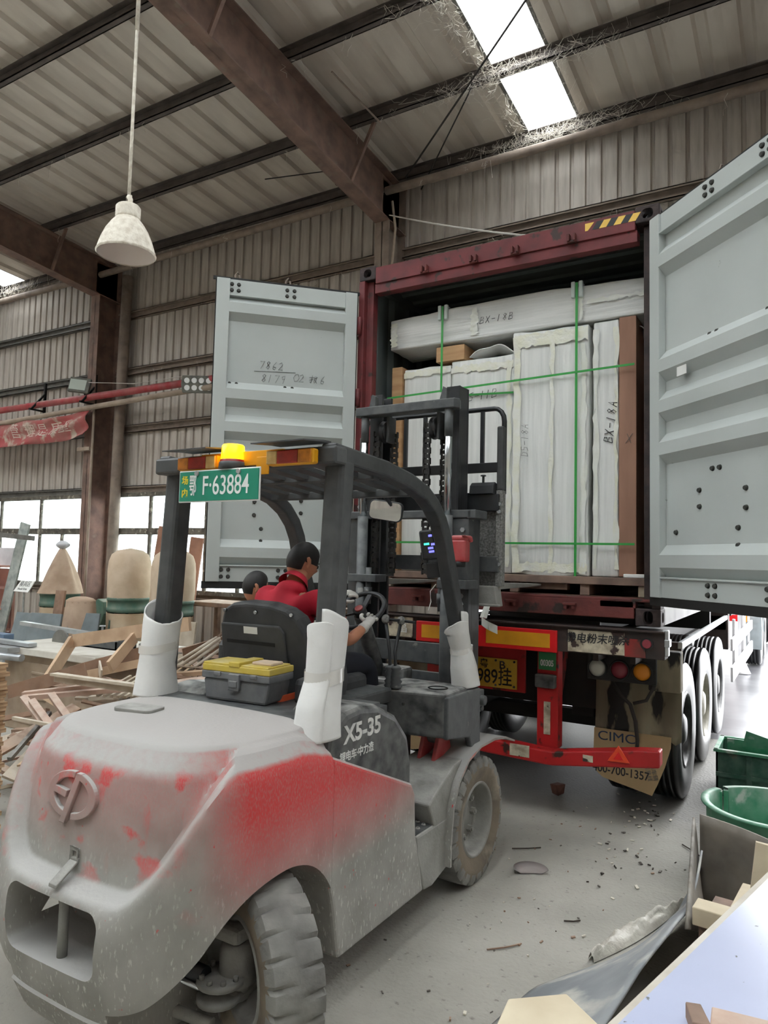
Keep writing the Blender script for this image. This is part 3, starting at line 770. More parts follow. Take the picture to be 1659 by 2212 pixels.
bolt_mb = MB(); bolt_mb.cyl((0,0,0),(0,.014,0), .017, .012, 10); BOLT = bolt_mb.mesh('bolt'); BOLT.materials.append(MAT['bolt_dark'])
def door(sx, zt):
    """sx -1: left door (u runs +x from its hinge when shut), +1: right door"""
    nm = 'door_leaf'
    s = -sx; z0 = .18; z1 = zt; WD = 1.165
    R = Matrix.Translation(Vector((sx*1.205, -.045, 0) if sx < 0 else (1.165, -.06, 0))) @ Matrix.Rotation(sx*math.radians(135), 4, 'Z')
    # panel with horizontal ridges, faces +y (inside)
    prof = [(z0+.1, 0)]
    for zc in (1.87-CZ, 2.60-CZ, 2.88-CZ, 3.15-CZ, 3.86-CZ):
        prof += [(zc-.105, 0), (zc-.045, .056), (zc+.035, .056), (zc+.10, 0)]
    prof.append((z1-.1, 0))
    mb = MB()
    for k in range(len(prof)-1):
        (a, h), (b, g) = prof[k], prof[k+1]
        mb.add([(s*.09, -.05+h, a), (s*(WD-.10), -.05+h, a), (s*(WD-.10), -.05+g, b), (s*.09, -.05+g, b)], [(0,1,2,3)])
    d = mb.build(nm, 'door_grey', ct); d.matrix_local = R
    d['label'] = 'grey corrugated container door leaf, %s' % ('left, with pencilled numbers' if sx < 0 else 'right, swung towards the viewer')
    mb = MB()
    for a, b in ((.0, .10), (WD-.105, WD)): mb.box(min(s*a, s*b), max(s*a, s*b), -.05, .005, z0+.02, z1-.01)
    mb.build('stile', 'door_grey', d, bevel=.004)
    lo, hi = sorted((s*.1, s*(WD-.105)))
    for a, b in ((z0+.02, z0+.15), (z1-.14, z1-.01)):
        mb = MB(); mb.box(lo, hi, -.05, -.012, a, b); e = b if a < 1 else a; mb.box(lo, hi, -.05, .003, e-.008, e+.004); mb.build('rail', 'door_grey', d, bevel=.003)
    mb = MB(); mb.box(min(s*.0, s*WD), max(s*.0, s*WD), -.075, -.056, z0, z1); mb.build('outer_skin', 'cont_red', d)
    mb = MB(); l2, h2 = sorted((s*-.025, s*(WD+.03)))
    mb.box(l2, h2, -.045, -.012, z0-.035, z0+.022); mb.box(l2, h2, -.055, -.03, z1-.012, z1+.012)
    mb.box(*sorted((s*-.015, s*.0)), -.055, -.04, z0-.03, z1+.01); mb.box(*sorted((s*WD, s*(WD+.008))), -.055, -.04, z0-.03, z1+.01)
    mb.build('gasket', 'gasket', d)
    pos = []
    for u in (.535, .595, .99, 1.045):
        if u > .8 or True:
            pos += [(u, z1-.05), (u, z1-.10), (u, z0+.06), (u, z0+.115)]
        pos += [(u - .01, 3.235-CZ), (u + .0, 2.42-CZ)]
    pos += [(.80, 2.28-CZ), (.80, 2.17-CZ), (.74, 2.06-CZ), (.74, 1.96-CZ), (.42, 2.30-CZ), (.42, 2.2-CZ), (.20, 2.05-CZ)]
    for u, z in pos:
        b = bpy.data.objects.new('bolt', BOLT); COL.objects.link(b); b.parent = d
        yb = -.012 if (z > z1-.14 or z < z0+.15) else -.05
        b.location = (s*u, yb, z)
    for u in (.58, 1.0):
        mb = MB(); mb.tube([(s*u-.015, -.095, z1), (s*u-.015, -.095, z1+.06), (s*u, -.095, z1+.085), (s*u+.018, -.095, z1+.06), (s*u+.018, -.095, z1)], .008, 6)
        mb.cyl((s*u, -.10, z0), (s*u, -.10, z1), .016); mb.build('lock_rod', 'rust_light', d)
    return d, s
dl, sl = door(-1, 4.10 - CZ)
dr, sr = door(1, 4.19 - CZ)
# pencilled numbers on the left leaf: u falls from left to right
def on_left(u, z): return Matrix(((-1,0,0,u),(0,0,1,-.046),(0,1,0,z),(0,0,0,1)))
handwriting('pencil_numbers', '7862', .065, on_left(.80, 3.38-CZ), 'ink_grey', dl, .004)
handwriting('pencil_numbers', '8179', .065, on_left(.78, 3.27-CZ), 'ink_grey', dl, .004)
handwriting('pencil_numbers', '(2 k6', .065, on_left(.52, 3.295-CZ), 'ink_grey', dl, .004)
mb = MB(); mb.tube([(.84, -.047, 3.355-CZ), (.5, -.047, 3.37-CZ)], .002, 4); mb.build('pencil_numbers', 'ink_grey', dl)
# sticker and tape scar on the right leaf
mb = MB(); mb.box(-.36, -.27, -.008, -.0045, 3.035-CZ, 3.115-CZ); mb.build('sticker', 'paper', dr)
mb = MB()
for k in range(4): mb.box(-.35, -.30 + .01*(k % 2), -.0092, -.0084, 3.05-CZ+.015*k, 3.055-CZ+.015*k)
mb.build('sticker_print', 'ink_grey', dr)
mb = MB(); mb.box(-.80, -.55, -.008, -.0045, 2.86-CZ, 2.90-CZ); mb.build('tape_scar', 'rubber_brown', dr)

# ------------------------------------------------------------------ trailer
tr = thing('container_trailer', 'worn red and rusty container trailer chassis with three axles', 'trailer', (0, 0, 0))
def P(name, m, *boxes, bevel=.005, parent=None):
    mb = MB()
    for b in boxes: mb.box(*b)
    return mb.build(name, m, parent or tr, bevel=bevel)
P('rear_beam', 'trailer_dark', (-1.24, 1.24, .02, .16, 1.215, 1.40), (-1.24, 1.24, -.01, .18, 1.39, 1.405))
P('twistlock', 'alu', (1.22, 1.262, .03, .08, 1.24, 1.41), (1.235, 1.27, .02, .1, 1.30, 1.35))
P('twistlock', 'alu', (-1.262, -1.22, .03, .08, 1.24, 1.41), (-1.27, -1.235, .02, .1, 1.30, 1.35))
rp = P('reflector_board', 'reflector_red', (-.60, .525, -.002, .02, 1.205, 1.362))
P('reflector_stripe', 'reflector_yellow', (-.55, -.08, -.005, -.002, 1.235, 1.335), parent=rp, bevel=0)
P('reflector_stripe', 'reflector_yellow', (-.01, .475, -.005, -.002, 1.235, 1.335), parent=rp, bevel=0)
st = P('worn_sticker', 'sticker_worn', (.60, .985, .012, .021, 1.225, 1.375), bevel=0)
text('sticker_lettering', '静电粉末喷涂', .072, frame((.80, .010, 1.318), (1,0,0), (0,0,1)), 'ink', st, shear=.15, bold=.001)
P('red_patch', 'trailer_red_worn', (.985, 1.12, .014, .021, 1.22, 1.34), bevel=0)
st = P('worn_sticker', 'sticker_worn', (-.90, -.64, .012, .021, 1.225, 1.38), bevel=0)
text('sticker_lettering', '富', .11, frame((-.73, .010, 1.30), (1,0,0), (0,0,1)), 'paper', st)
mb = MB(); mb.cyl((1.13, .022, 1.315), (1.13, .002, 1.315), .042, .042, 20); o = mb.build('marker_lamp', 'trailer_black', tr)
mb = MB(); mb.cyl((1.13, .004, 1.315), (1.13, -.006, 1.315), .032, .026, 20); mb.build('lens', 'lens_red', o)
pb = P('plate_bracket', 'trailer_red', (-.72, .145, .44, .46, .815, 1.19))
np_ = P('number_plate', 'plate_yellow', (-.375, .078, .428, .438, .835, 1.068), parent=pb, bevel=.004)
text('plate_lettering', '粤', .075, frame((-.20, .426, 1.015), (1,0,0), (0,0,1)), 'ink', pb, bold=.001)
text('plate_lettering', 'B', .085, frame((-.045, .426, 1.015), (1,0,0), (0,0,1)), 'ink', pb, squeeze=1.15, bold=.001)
text('plate_lettering', 'K989挂', .155, frame((-.15, .426, .915), (1,0,0), (0,0,1)), 'ink', pb, squeeze=.78, bold=.001)
mb = MB()
for x in (.055, -.10, -.28):
    for z in (.855, 1.05): mb.cyl((x, .43, z), (x, .420, z), .010, .008, 8)
mb.build('plate_bolts', 'bolt_dark', pb)
for x0 in (.285, -.445):
    po = P('support_post', 'trailer_red', (x0, x0+.16, .3, .42, .46, 1.21))
    mb = MB(); mb.prism([(.42,.55),(.75,1.2),(.42,1.2)], 'x', x0+.03, x0+.12); mb.build('gusset', 'trailer_red_worn', po)
    if x0 > 0:
        g = P('green_tag', 'green_plate', (x0+.012, x0+.145, .292, .299, 1.035, 1.165), parent=po, bevel=0)
        text('tag_number', '00305', .062, frame((x0+.078, .290, 1.085), (1,0,0), (0,0,1)), 'white_paint', po, squeeze=.66, bold=.002)
        P('plate_light', 'fk_cowl', (x0-.005, x0+.15, .25, .31, .905, 1.005), parent=po, bevel=.012)
        P('white_label', 'sticker_worn', (x0+.055, x0+.105, .293, .2985, .56, .80), parent=po, bevel=0)
mb = MB()
tops = [(-1.2,.60),(-.7,.545),(-.05,.51),(.38,.487),(.46,.487),(1.05,.585),(1.19,.60)]; bots = [(-1.2,.48),(-.7,.44),(-.05,.40),(.38,.385),(.46,.385),(1.05,.465),(1.19,.485)]
mb.prism(tops + bots[::-1], 'y', .12, .24); o = mb.build('underrun_bar', 'trailer_red', tr, bevel=.012)
mb = MB(); mb.prism([(.85,.485),(1.0,.49),(.925,.60)], 'y', .108, .12); t_ = mb.build('triangle_reflector', 'orange_tri', o, bevel=.004)
mb = MB(); mb.prism([(.892,.505),(.958,.507),(.925,.558)], 'y', .104, .109); mb.build('triangle_centre', 'reflector_red', o)
P('worn_patch', 'sticker_worn', (.14, .29, .117, .121, .415, .5), parent=o, bevel=0); P('worn_patch', 'sticker_worn', (.68, .75, .117, .121, .455, .50), parent=o, bevel=0)
for sx in (1, -1):
    lb = P('lamp_panel', 'trailer_black', (min(sx*.65, sx*1.135), max(sx*.65, sx*1.135), .335, .37, .995, 1.185), bevel=.01)
    for x, m in ((.727, 'lens_white'), (.885, 'lens_red'), (1.04, 'lens_amber')):
        mb = MB(); mb.lathe([(.072,0),(.072,-.02),(.062,-.024),(.060,-.012)], (sx*x, .335, 1.082), 'y', 24); mb.build('lamp_ring', 'gasket', lb)
        mb = MB(); mb.lathe([(0,-.026),(.03,-.024),(.061,-.012),(.061,0)], (sx*x, .335, 1.082), 'y', 24); mb.build('lens', m, lb)
    P('lamp_bracket', 'trailer_dark', (min(sx*.75, sx*.79), max(sx*.75, sx*.79), .1, .36, 1.16, 1.25), (min(sx*1.0, sx*1.04), max(sx*1.0, sx*1.04), .1, .36, 1.16, 1.25), (min(sx*.7, sx*1.1), max(sx*.7, sx*1.1), .36, .4, 1.15, 1.22))
    # worn fender sheet and flap
    mb = MB(); ncol = 16
    def ffn(u, v, sx=sx): 
        x = .645 + .615*u; z = .565 + .47*v + (.012*math.sin(u*19) + .014*math.sin(u*37+1))*(1-v)
        return (sx*x, .60 + .012*math.sin(u*PI*6) + .03*math.sin(v*2), z)
    mb.grid(ffn, ncol, 10); mb.build('fender', 'fender_worn', tr, solid=.006)
    mb = MB(); mb.box(min(sx*1.05,sx*1.27), max(sx*1.05,sx*1.27), .5, .62, .93, 1.22); mb.build('fender_bracket', 'fender_worn', tr, bevel=.01)
    pts = [(.645,.60),(1.195,.60),(1.19,.52),(1.15,.38),(1.10,.25),(1.062,.165),(.95,.19),(.80,.22),(.71,.24),(.66,.28),(.638,.33)]
    mb = MB(); mb.prism([(sx*q[0], q[1]) for q in pts], 'y', .572, .58); fl = mb.build('mud_flap', 'flap_khaki', tr)
    if sx > 0:
        text('flap_lettering', 'CIMC', .095, frame((.81, .570, .545), (1,0,0), (0,0,1)), 'ink_blue', fl, bold=0, squeeze=1.2)
        text('flap_lettering', '400-700-1357', .085, frame((.84, .570, .300), (1,0,-.03), (0,0,1)), 'ink', fl, squeeze=.85, bold=.001)
        text('flap_lettering', '中集车辆\n服务热线', .04, frame((1.05, .570, .35), (.25,0,-1), (1,0,.2)), 'ink_grey', fl)
mb = MB(); mb.tube([(.78,.50,1.0),(.86,.48,.88),(.93,.47,.82),(.96,.5,.7),(.97,.52,.56),(.965,.53,.5)], .014, 6); mb.tube([(1.1,.5,.98),(1.04,.48,.86),(.95,.47,.83)], .012, 6)
mb.build('tied_strap', 'cable_dark', tr)
for sx in (-1, 1):
    P('chassis_beam', 'trailer_black', (min(sx*.40, sx*.54), max(sx*.40, sx*.54), .8, 11.5, 1.18, 1.2), (min(sx*.40, sx*.54), max(sx*.40, sx*.54), .8, 11.5, .80, .82), (min(sx*.465, sx*.475), max(sx*.465, sx*.475), .8, 11.5, .8, 1.2))
    P('side_rail', 'alu', (min(sx*1.2, sx*1.235), max(sx*1.2, sx*1.235), .85, 4.6, 1.21, 1.26))
    for y in (.9, 4.55): P('outrigger', 'trailer_dark', (min(sx*.45, sx*1.22), max(sx*.45, sx*1.22), y, y+.08, 1.08, 1.25))
for y in (3.0, 5.5, 8.0, 11.0): P('cross_member', 'trailer_black', (-1.2, 1.2, y, y+.1, 1.2, 1.4))
P('added_light_block', 'trailer_black', (-.62, .64, .76, .80, .70, 1.38))  # black plate added to block the yard light behind the rear lamps
P('bolster', 'trailer_dark', (.95, 1.24, 4.55, 4.75, .85, 1.42)); P('bolster', 'trailer_dark', (-1.24, -.95, 4.55, 4.75, .85, 1.42))
# wheels: twin tyres on three axles
def truck_wheel(x0, out):
    """one tyre with rim, axis x, centred on origin; out = +1 when the dish faces +x"""
    w = .25
    tyre = [(.29,-.105),(.34,-.12),(.42,-.128),(.50,-.122),(.522,-.105)]
    for k in range(5):
        a = -.105 + .042*k
        if k: tyre += [(.508, a-.004),(.508, a+.004),(.526, a+.005)]
        else: tyre += [(.526, a+.003)]
        tyre += [(.528, a+.034)]
    tyre += [(.522,.105),(.50,.122),(.42,.128),(.34,.12),(.29,.105)]
    mb = MB(); mb.lathe(tyre, (0,0,0), 'x', 40); return mb
tm = truck_wheel(0, 1).mesh('tyre'); tm.materials.append(MAT['rubber_wet'])
rimmb = MB(); rimmb.lathe([(.30,.11),(.285,.12),(.275,.09),(.26,.03),(.24,.0),(.12,-.02),(.12,.09),(.09,.11),(0,.11)], (0,0,0), 'x', 32)
for k in range(10):
    a = 2*PI*k/10; rimmb.cyl((-.01, .17*math.cos(a), .17*math.sin(a)), (.03, .17*math.cos(a), .17*math.sin(a)), .014, .012, 6)
rims = {}
for key, m in (('d', 'rim_dark'), ('k', 'rim_khaki')):
    me = rimmb.mesh('rim'); me.materials.append(MAT[m]); rims[key] = me
for ia, y in enumerate((1.26, 2.53, 3.84)):
    P('axle', 'trailer_black', (-1.1, 1.1, y-.06, y+.06, .47, .59)); 
    for sx in (-1, 1):
        for xo in (1.093, .775):
            t = bpy.data.objects.new('tyre', tm); COL.objects.link(t); t.parent = tr; t.location = (sx*xo, y, .53)
            t.rotation_euler = (random.random()*3, 0, 0)
            r = bpy.data.objects.new('rim', rims['k' if ia == 1 else 'd']); COL.objects.link(r); r.parent = t; r.rotation_euler = (0, 0, 0 if sx > 0 else PI)
    P('suspension', 'trailer_black', (.38, .56, y-.35, y+.35, .6, .68)); P('suspension', 'trailer_black', (-.56, -.38, y-.35, y+.35, .6, .68))
# side guards and landing legs
for z0, z1, ya, yb in ((.80, .95, 4.9, 8.8), (.42, .60, 4.9, 8.8)):
    P('side_guard', 'white_sheet', (1.235, 1.265, ya, yb, z0, z1))
for y in (5.6, 7.2, 8.5): P('guard_bracket', 'white_sheet', (1.2, 1.235, y, y+.08, .45, 1.15))
for sx in (-1, 1):
    mb = MB(); mb.box(sx*1.08-.06, sx*1.08+.06, 9.0, 9.12, .2, 1.2); mb.lathe([(.0,.21),(.05,.2),(.12,.04),(.14,0),(0,0)], (sx*1.08, 9.06, 0), 'z', 16); mb.build('landing_leg', 'white_sheet', tr)
tu = thing('tractor_unit', 'dark truck tractor far out in the bright yard', 'truck', (0, 9.6, 0))
P('frame', 'trailer_black', (-.45, .45, 0, 6.5, .8, 1.05), parent=tu); P('red_deck', 'trailer_red', (-1.1, 1.1, 1.2, 4.0, 1.1, 1.22), parent=tu)
for y in (.9, 2.25, 5.6):
    for sx in (-1, 1):
        t = bpy.data.objects.new('tyre', tm); COL.objects.link(t); t.parent = tu; t.location = (sx*1.16, y, .53); t.scale = (1.3, 1, 1)
        r = bpy.data.objects.new('rim', rims['d']); COL.objects.link(r); r.parent = t; r.rotation_euler = (0, 0, 0 if sx > 0 else PI)
for sx in (-1, 1):
    mb = MB(); mb.lathe([(.60,-.18),(.62,-.18),(.62,.18),(.60,.18)], (sx*1.16, .9, .53), 'x', 20, closed=True, a0=.35*PI*0+.1, a1=PI-.1); 
    mb.build('mudguard', 'panel_grey', tu)
    P('tail_lamp', 'reflector_red', (min(sx*.75, sx*1.02), max(sx*.75, sx*1.02), -.1, -.04, .86, .98), parent=tu); P('tail_lamp', 'lens_amber', (min(sx*1.02, sx*1.16), max(sx*1.02, sx*1.16), -.1, -.04, .86, .98), parent=tu)
    P('mud_flap', 'panel_grey', (min(sx*.98, sx*1.36), max(sx*.98, sx*1.36), .12, .14, .36, .95), parent=tu)
P('cab', 'white_sheet', (-1.2, 1.2, 4.3, 6.4, .9, 3.4), parent=tu, bevel=.08)
P('cab_window', 'screen', (-1.0, 1.0, 4.285, 4.31, 2.3, 3.0), parent=tu); P('cab_window', 'screen', (1.19, 1.21, 4.8, 6.1, 2.2, 3.0), parent=tu)

# ------------------------------------------------------------------ cargo in the container
def wrapped(name, x0, x1, y0, y1, z0, z1, m, amp=.006, cuts=14, seed=0, crown=0, axis=2):
    bm = bmesh.new(); bmesh.ops.create_cube(bm, size=1.0)
    bmesh.ops.bevel(bm, geom=bm.edges[:], offset=.035, segments=2, affect='EDGES', profile=.5)
    bmesh.ops.triangulate(bm, faces=[f for f in bm.faces if len(f.verts) > 4])
    bmesh.ops.subdivide_edges(bm, edges=[e for e in bm.edges if e.calc_length() > .5], cuts=cuts, use_grid_fill=True)
    S = Vector((x1-x0, y1-y0, z1-z0)); Cn = Vector((x0+x1, y0+y1, z0+z1)) / 2
    sc = Vector((7, 7, 1.4)) if axis == 2 else Vector((1.4, 7, 9))
    for v in bm.verts:
        co = v.co.copy(); d = Vector((co.x*S.x, co.y*S.y, co.z*S.z))
        # keep the rounding small in metres
        for i in range(3):
            lim = S[i]/2; e = .012
            k = (abs(co[i]) - .465) / .035
            if k > 0: d[i] = math.copysign(lim - e + e*k, co[i])
        p = d + Cn
        n = mnoise.noise(Vector((p.x*sc.x, p.y*sc.y, p.z*sc.z)) + Vector((seed*7.3, 0, 0)))
        n2 = mnoise.noise(Vector((p.x*4, p.y*4, p.z*3.1)) + Vector((0, seed*3.3, 0)))
        nn = Vector((co.x if abs(co.x) > .44 else 0, co.y if abs(co.y) > .44 else 0, co.z if abs(co.z) > .44 else 0))
        if nn.length: nn.normalize()
        p = p + nn * (amp*n + amp*1.2*n2)
        if crown and co.z > 0: p.z += crown*math.cos(co.x*PI)
        v.co = p
    for f in bm.faces: f.smooth = True
    me = bpy.data.meshes.new(name); bmesh.ops.recalc_face_normals(bm, faces=bm.faces); bm.to_mesh(me); bm.free()
    me.materials.append(MAT[m]); o = bpy.data.objects.new('wrapping', me); COL.objects.link(o); return o
def package(label, *a, name='wrapped_slab', **k):
    t = thing(name, label, 'package'); o = wrapped(name, *a, **k); o.parent = t; return t
def film(parent, x0, x1, y, z0, z1, m='film_yellow', seed=0):
    rr = random.Random(seed); mb = MB(); n = 24
    e0 = [rr.uniform(-.012, .012) for _ in range(n+1)]; e1 = [rr.uniform(-.012, .012) for _ in range(n+1)]
    vertical = (z1-z0) > (x1-x0)
    def fn(u, v):
        i = int(round(u*n)); s_ = e0[i] if v == 0 else e1[i] if v == 1 else 0
        yy = y - .003 - .004*mnoise.noise(Vector((u*9+seed, v*3, seed)))
        if vertical: return (x0 + (x1-x0)*v + s_, yy, z0 + (z1-z0)*u)
        return (x0 + (x1-x0)*u, yy, z0 + (z1-z0)*v + s_)
    mb.grid(fn, n, 3); mb.build('packing_tape', m, parent)
pl = thing('cargo_pallet', 'dark wooden pallet deck on short legs under the wrapped slabs', 'pallet')
for k in range(6): P('deck_board', 'wood_old', (-1.08, 1.12, .22 + .2*k, .40 + .2*k, 1.69, 1.745), parent=pl, bevel=.004)
for x in (-1.05, -.6, .08, .62, 1.03): P('pallet_leg', 'wood_pale' if abs(x) > .9 else 'wood_old', (x, x+.07, .24, 1.35, 1.61, 1.69), parent=pl)
for x in (-.98, -.45, .1): P('pallet_runner', 'wood_old', (x, x+.42, .26, .34, 1.64, 1.69), parent=pl)
a = package('white foam-wrapped slab at the left of the load, beside the left board', -.955, -.505, .36, .62, 1.747, 3.495, 'foam', seed=1)
film(a, -.955, -.505, .352, 3.42, 3.47, seed=4)
b = package('white foam-wrapped slab marked DS-11B under the timber block', -.495, .055, .345, .62, 1.747, 3.51, 'foam', seed=2)
film(b, -.495, .055, .338, 3.40, 3.46, seed=5); film(b, .0, .04, .338, 1.8, 3.45, seed=15)
c = package('tallest puffy white wrapped slab marked D5-18A in the middle of the load', .07, .668, .30, .62, 1.747, 3.655, 'foam', amp=.011, seed=3)
film(c, .075, .13, .291, 1.76, 3.62, seed=6); film(c, .37, .40, .289, 1.76, 3.6, seed=7); film(c, .08, .66, .289, 3.53, 3.63, seed=8); film(c, .61, .65, .290, 1.76, 3.5, seed=9, m='film'); film(c, .08, .66, .289, 1.77, 1.84, seed=10)
d = package('narrow white wrapped slab marked BX-18A beside the brown board', .69, .878, .32, .62, 1.75, 3.66, 'foam', seed=4)
film(d, .70, .73, .312, 1.8, 3.6, seed=11, m='film'); film(d, .85, .874, .312, 1.8, 3.6, seed=12)
e = package('long white wrapped bundle marked BX-18B lying across the top', -1.075, 1.165, .30, .72, 3.665, 3.93, 'foam_long', amp=.012, seed=5, crown=.035, axis=0, name='wrapped_bundle')
film(e, -.30, -.24, .29, 3.69, 3.92, seed=13, m='film'); film(e, .55, .62, .29, 3.68, 3.93, seed=14, m='film'); film(e, .65, 1.12, .288, 3.80, 3.83, seed=16, m='film'); film(e, -1.06, -1.0, .29, 3.69, 3.9, seed=17)
handwriting('marker_writing', 'BX-18B', .055, frame((-.22, .283, 3.775), (1,0,0), (0,0,1)), 'ink', e, .005, .9)
handwriting('marker_writing', 'DS-11B', .07, frame((-.38, .333, 3.15), (1,0,.06), (0,0,1)), 'ink', b, .005, .72)
handwriting('marker_writing', 'D5-18A', .055, frame((.20, .283, 2.66), (.0,0,1), (-1,0,0)), 'ink_grey', c, .004, .8)
handwriting('marker_writing', 'BX-18A', .065, frame((.835, .308, 2.73), (.12,0,1), (-1,0,0)), 'ink', d, .007, .82)
o = tag(P('crate_board', 'ply_face', (.882, 1.005, .31, .75, 1.75, 3.665), parent=None), 'tall brown plywood board at the right end of the load', 'board'); o.parent = None
handwriting('marker_writing', 'X', .07, frame((.93, .305, 2.72), (1,0,0), (0,0,1)), 'ink_grey', o, .004)
o = P('crate_board', 'wood_raw', (-1.065, -.965, .33, .72, 1.745, 3.52)); o.parent = None; tag(o, 'tall pale timber board at the left end of the load', 'board')
o = P('timber_block', 'wood_raw', (-.635, -.375, .33, .62, 3.515, 3.645)); o.parent = None; tag(o, 'short timber block wedged under the long top bundle', 'block')
mb = MB(); mb.grid(lambda u, v: (-.33 + .40*u, .34 + .25*v, 3.525 + .075*math.sin(PI*u)*(1-.3*v) + .012*math.sin(11*u+4*v)), 16, 6)
tag(mb.build('foam_sheet', 'foam_sheet', solid=.006), 'loose white foam sheet stuffed beside the timber block', 'foam sheet')
mb = MB(); mb.grid(lambda u, v: (1.01 + .13*u + .02*math.sin(v*5), .40 + .2*v, 3.55 - .35*v*u + .06*math.cos(4*u)), 10, 8)
tag(mb.build('foam_sheet', 'foam_sheet', solid=.006), 'loose white foam sheet hanging behind the brown board', 'foam sheet')
def strap(pts, label, ax):
    mb = MB()
    for k in range(len(pts)-1):
        mb.beam(pts[k], pts[k+1], .016 if ax == 'v' else .003, .003 if ax == 'v' else .016)
    tag(mb.build('strap', 'strap_green'), label, 'strap', )
def vstrap(x, zb, zt, lab):
    mb = MB(); mb.box(x-.009, x+.009, .268, .2725, zb, zt); mb.box(x-.009, x+.009, .27, .74, zt-.002, zt+.002); tag(mb.build('strap', 'strap_green'), lab, 'strap')
vstrap(-.553, 3.24, 3.972, 'green strap over the left end of the top bundle'); vstrap(.577, 1.70, 3.972, 'long green vertical strap down the tall middle slab')
def hstrap(x0, x1, z0, z1, y, lab, xm=None):
    mb = MB(); mb.prism([(x0, z0-.008), (x1, z1-.008), (x1, z1+.008), (x0, z0+.008)], 'y', y, y+.004)
    tag(mb.build('strap', 'strap_green'), lab, 'strap')
hstrap(-1.07, 1.0, 3.235, 3.29, .262, 'green strap running across all the slabs near their tops'); hstrap(-1.07, 1.0, 1.985, 1.985, .264, 'green strap running across all the slabs near their feet')
hstrap(-.5, .06, 3.215, 3.19, .328, 'short green strap on the DS-11B slab')
for x, lab in ((-.553, 'pale edge protector under the left strap on the top bundle'), (.577, 'pale edge protector under the right strap on the top bundle')):
    mb = MB(); mb.box(x-.045, x-.014, .266, .30, 3.86, 3.985); mb.box(x+.014, x+.045, .266, .30, 3.86, 3.985); mb.box(x-.04, x+.04, .28, .36, 3.965, 3.98)
    tag(mb.build('edge_protector', 'pad_pale', bevel=.008), lab, 'protector')
o = P('white_offcut', 'paper', (.93, 1.10, .23, .34, 1.746, 1.772)); o.parent = None; tag(o, 'small white foam offcut on the pallet corner', 'offcut')
mb = MB(); mb.tube([(.02,.15,1.69),(.03,.06,1.60),(.0,-.02,1.5),(-.01,-.06,1.42)], [.012,.012,.014,.016], 5, sx=2); mb.grid(lambda u,v: (-.02+.12*u, -.07-.02*math.sin(4*u), 1.43-.06*u-.06*v), 6, 4)
tag(mb.build('film_scrap', 'film'), 'twisted white film scrap dangling over the container sill', 'film')
# ------------------------------------------------------------------ forklift (local: x right, y forward, z up, origin under the front axle)
FX, FY, FA = -.199, -1.0695, -math.radians(1.0)
fk = thing('forklift', 'dusty red and grey electric forklift with a driver at the controls', 'forklift', (FX, FY, 0), FA)
def sharp(o, ang=38):
    for p in o.data.polygons: p.use_smooth = True
    o.data.set_sharp_from_angle(angle=math.radians(ang)); return o
def F(name, m, *boxes, bevel=.004, parent=None):
    mb = MB()
    for b in boxes: mb.box(*b)
    return mb.build(name, m, parent or fk, bevel=bevel)
def interp(t, x):
    if x <= t[0][0]: return t[0][1]
    for (a, b), (c, d) in zip(t, t[1:]):
        if x <= c:
            k = (x-a)/(c-a); k = k*k*(3-2*k) if len(t) > 6 else k
            return b + (d-b)*k
    return t[-1][1]
def smooth_line(pts, n=5):
    out = []
    for i in range(len(pts)-1):
        p0, p1, p2, p3 = (Vector(pts[max(0, min(len(pts)-1, k))]) for k in (i-1, i, i+1, i+2))
        for j in range(n):
            t = j/n; q = .5*((2*p1) + (p2-p0)*t + (2*p0-5*p1+4*p2-p3)*t*t + (3*p1-p0-3*p2+p3)*t**3); out.append((q.x, q.y))
    return out + [tuple(pts[-1])]
# counterweight and hood as one lofted casting
YC = -1.48
def plan(u, sx, sy):
    th = PI*u; n = 3.5; c, s = math.cos(th), math.sin(th)
    x = .615*sx*math.copysign(abs(c)**(2/n), c); y = YC - .82*sy*abs(s)**(2/n)
    return x, y
LEDGE = [(0,.665),(.2,.675),(.3,.70),(.4,.765),(.49,.875),(.55,1.0),(.60,1.085)]
def zs(u):
    x, y = plan(u, 1, 1); z = .665 + .425*min(1, max(0, (abs(x)-.28)/.29))**1.9
    return z if y < -1.65 else z + (-.25)*(y+1.65)
NU = 120
rings = []
def ring(sx, sy, zf):
    pts = []
    for i in range(NU+1):
        u = i/NU; x, y = plan(u, sx, sy); z = zf(u) if callable(zf) else zf; pts.append(Vector((x, y, z)))
    for k in range(1, 8): pts.append(pts[NU].lerp(pts[0], k/8))
    rings.append(pts)
ring(.80, .80, .12); ring(.90, .90, .15); ring(.955, .955, .25); ring(.965,.965,.262); ring(.962, .955, .27); ring(.985, .99, .36); ring(1.0, 1.012, .50); ring(1.0, 1.008, lambda u: max(.56, zs(u)-.12))
ring(.996, 1.0, lambda u: zs(u)-.055); ring(.985, .985, lambda u: zs(u)-.02); ring(.965, .965, lambda u: zs(u)-.003)
ring(.925, .905, lambda u: zs(u)+.012); ring(.905, .89, lambda u: zs(u)+.03)
ring(.90, .878, lambda u: zs(u) + .032 + .45*max(0, .98-zs(u)))
ring(.888, .848, lambda u: max(1.035, zs(u)+.036)); ring(.878, .832, lambda u: max(1.066, zs(u)+.040)); ring(.868, .815, lambda u: max(1.078, zs(u)+.042)); ring(.835, .762, lambda u: max(1.128, zs(u)+.046)); ring(.822, .745, 1.142); ring(.80, .72, 1.149); ring(.55, .45, 1.158); ring(.25, .2, 1.162)
mb = MB(); m_ = len(rings[0]); 
for r in rings: mb.v += r
for k in range(len(rings)-1):
    for i in range(m_):
        j = (i+1) % m_; mb.f.append([k*m_+i, k*m_+j, (k+1)*m_+j, (k+1)*m_+i]); mb.sm.append(True)
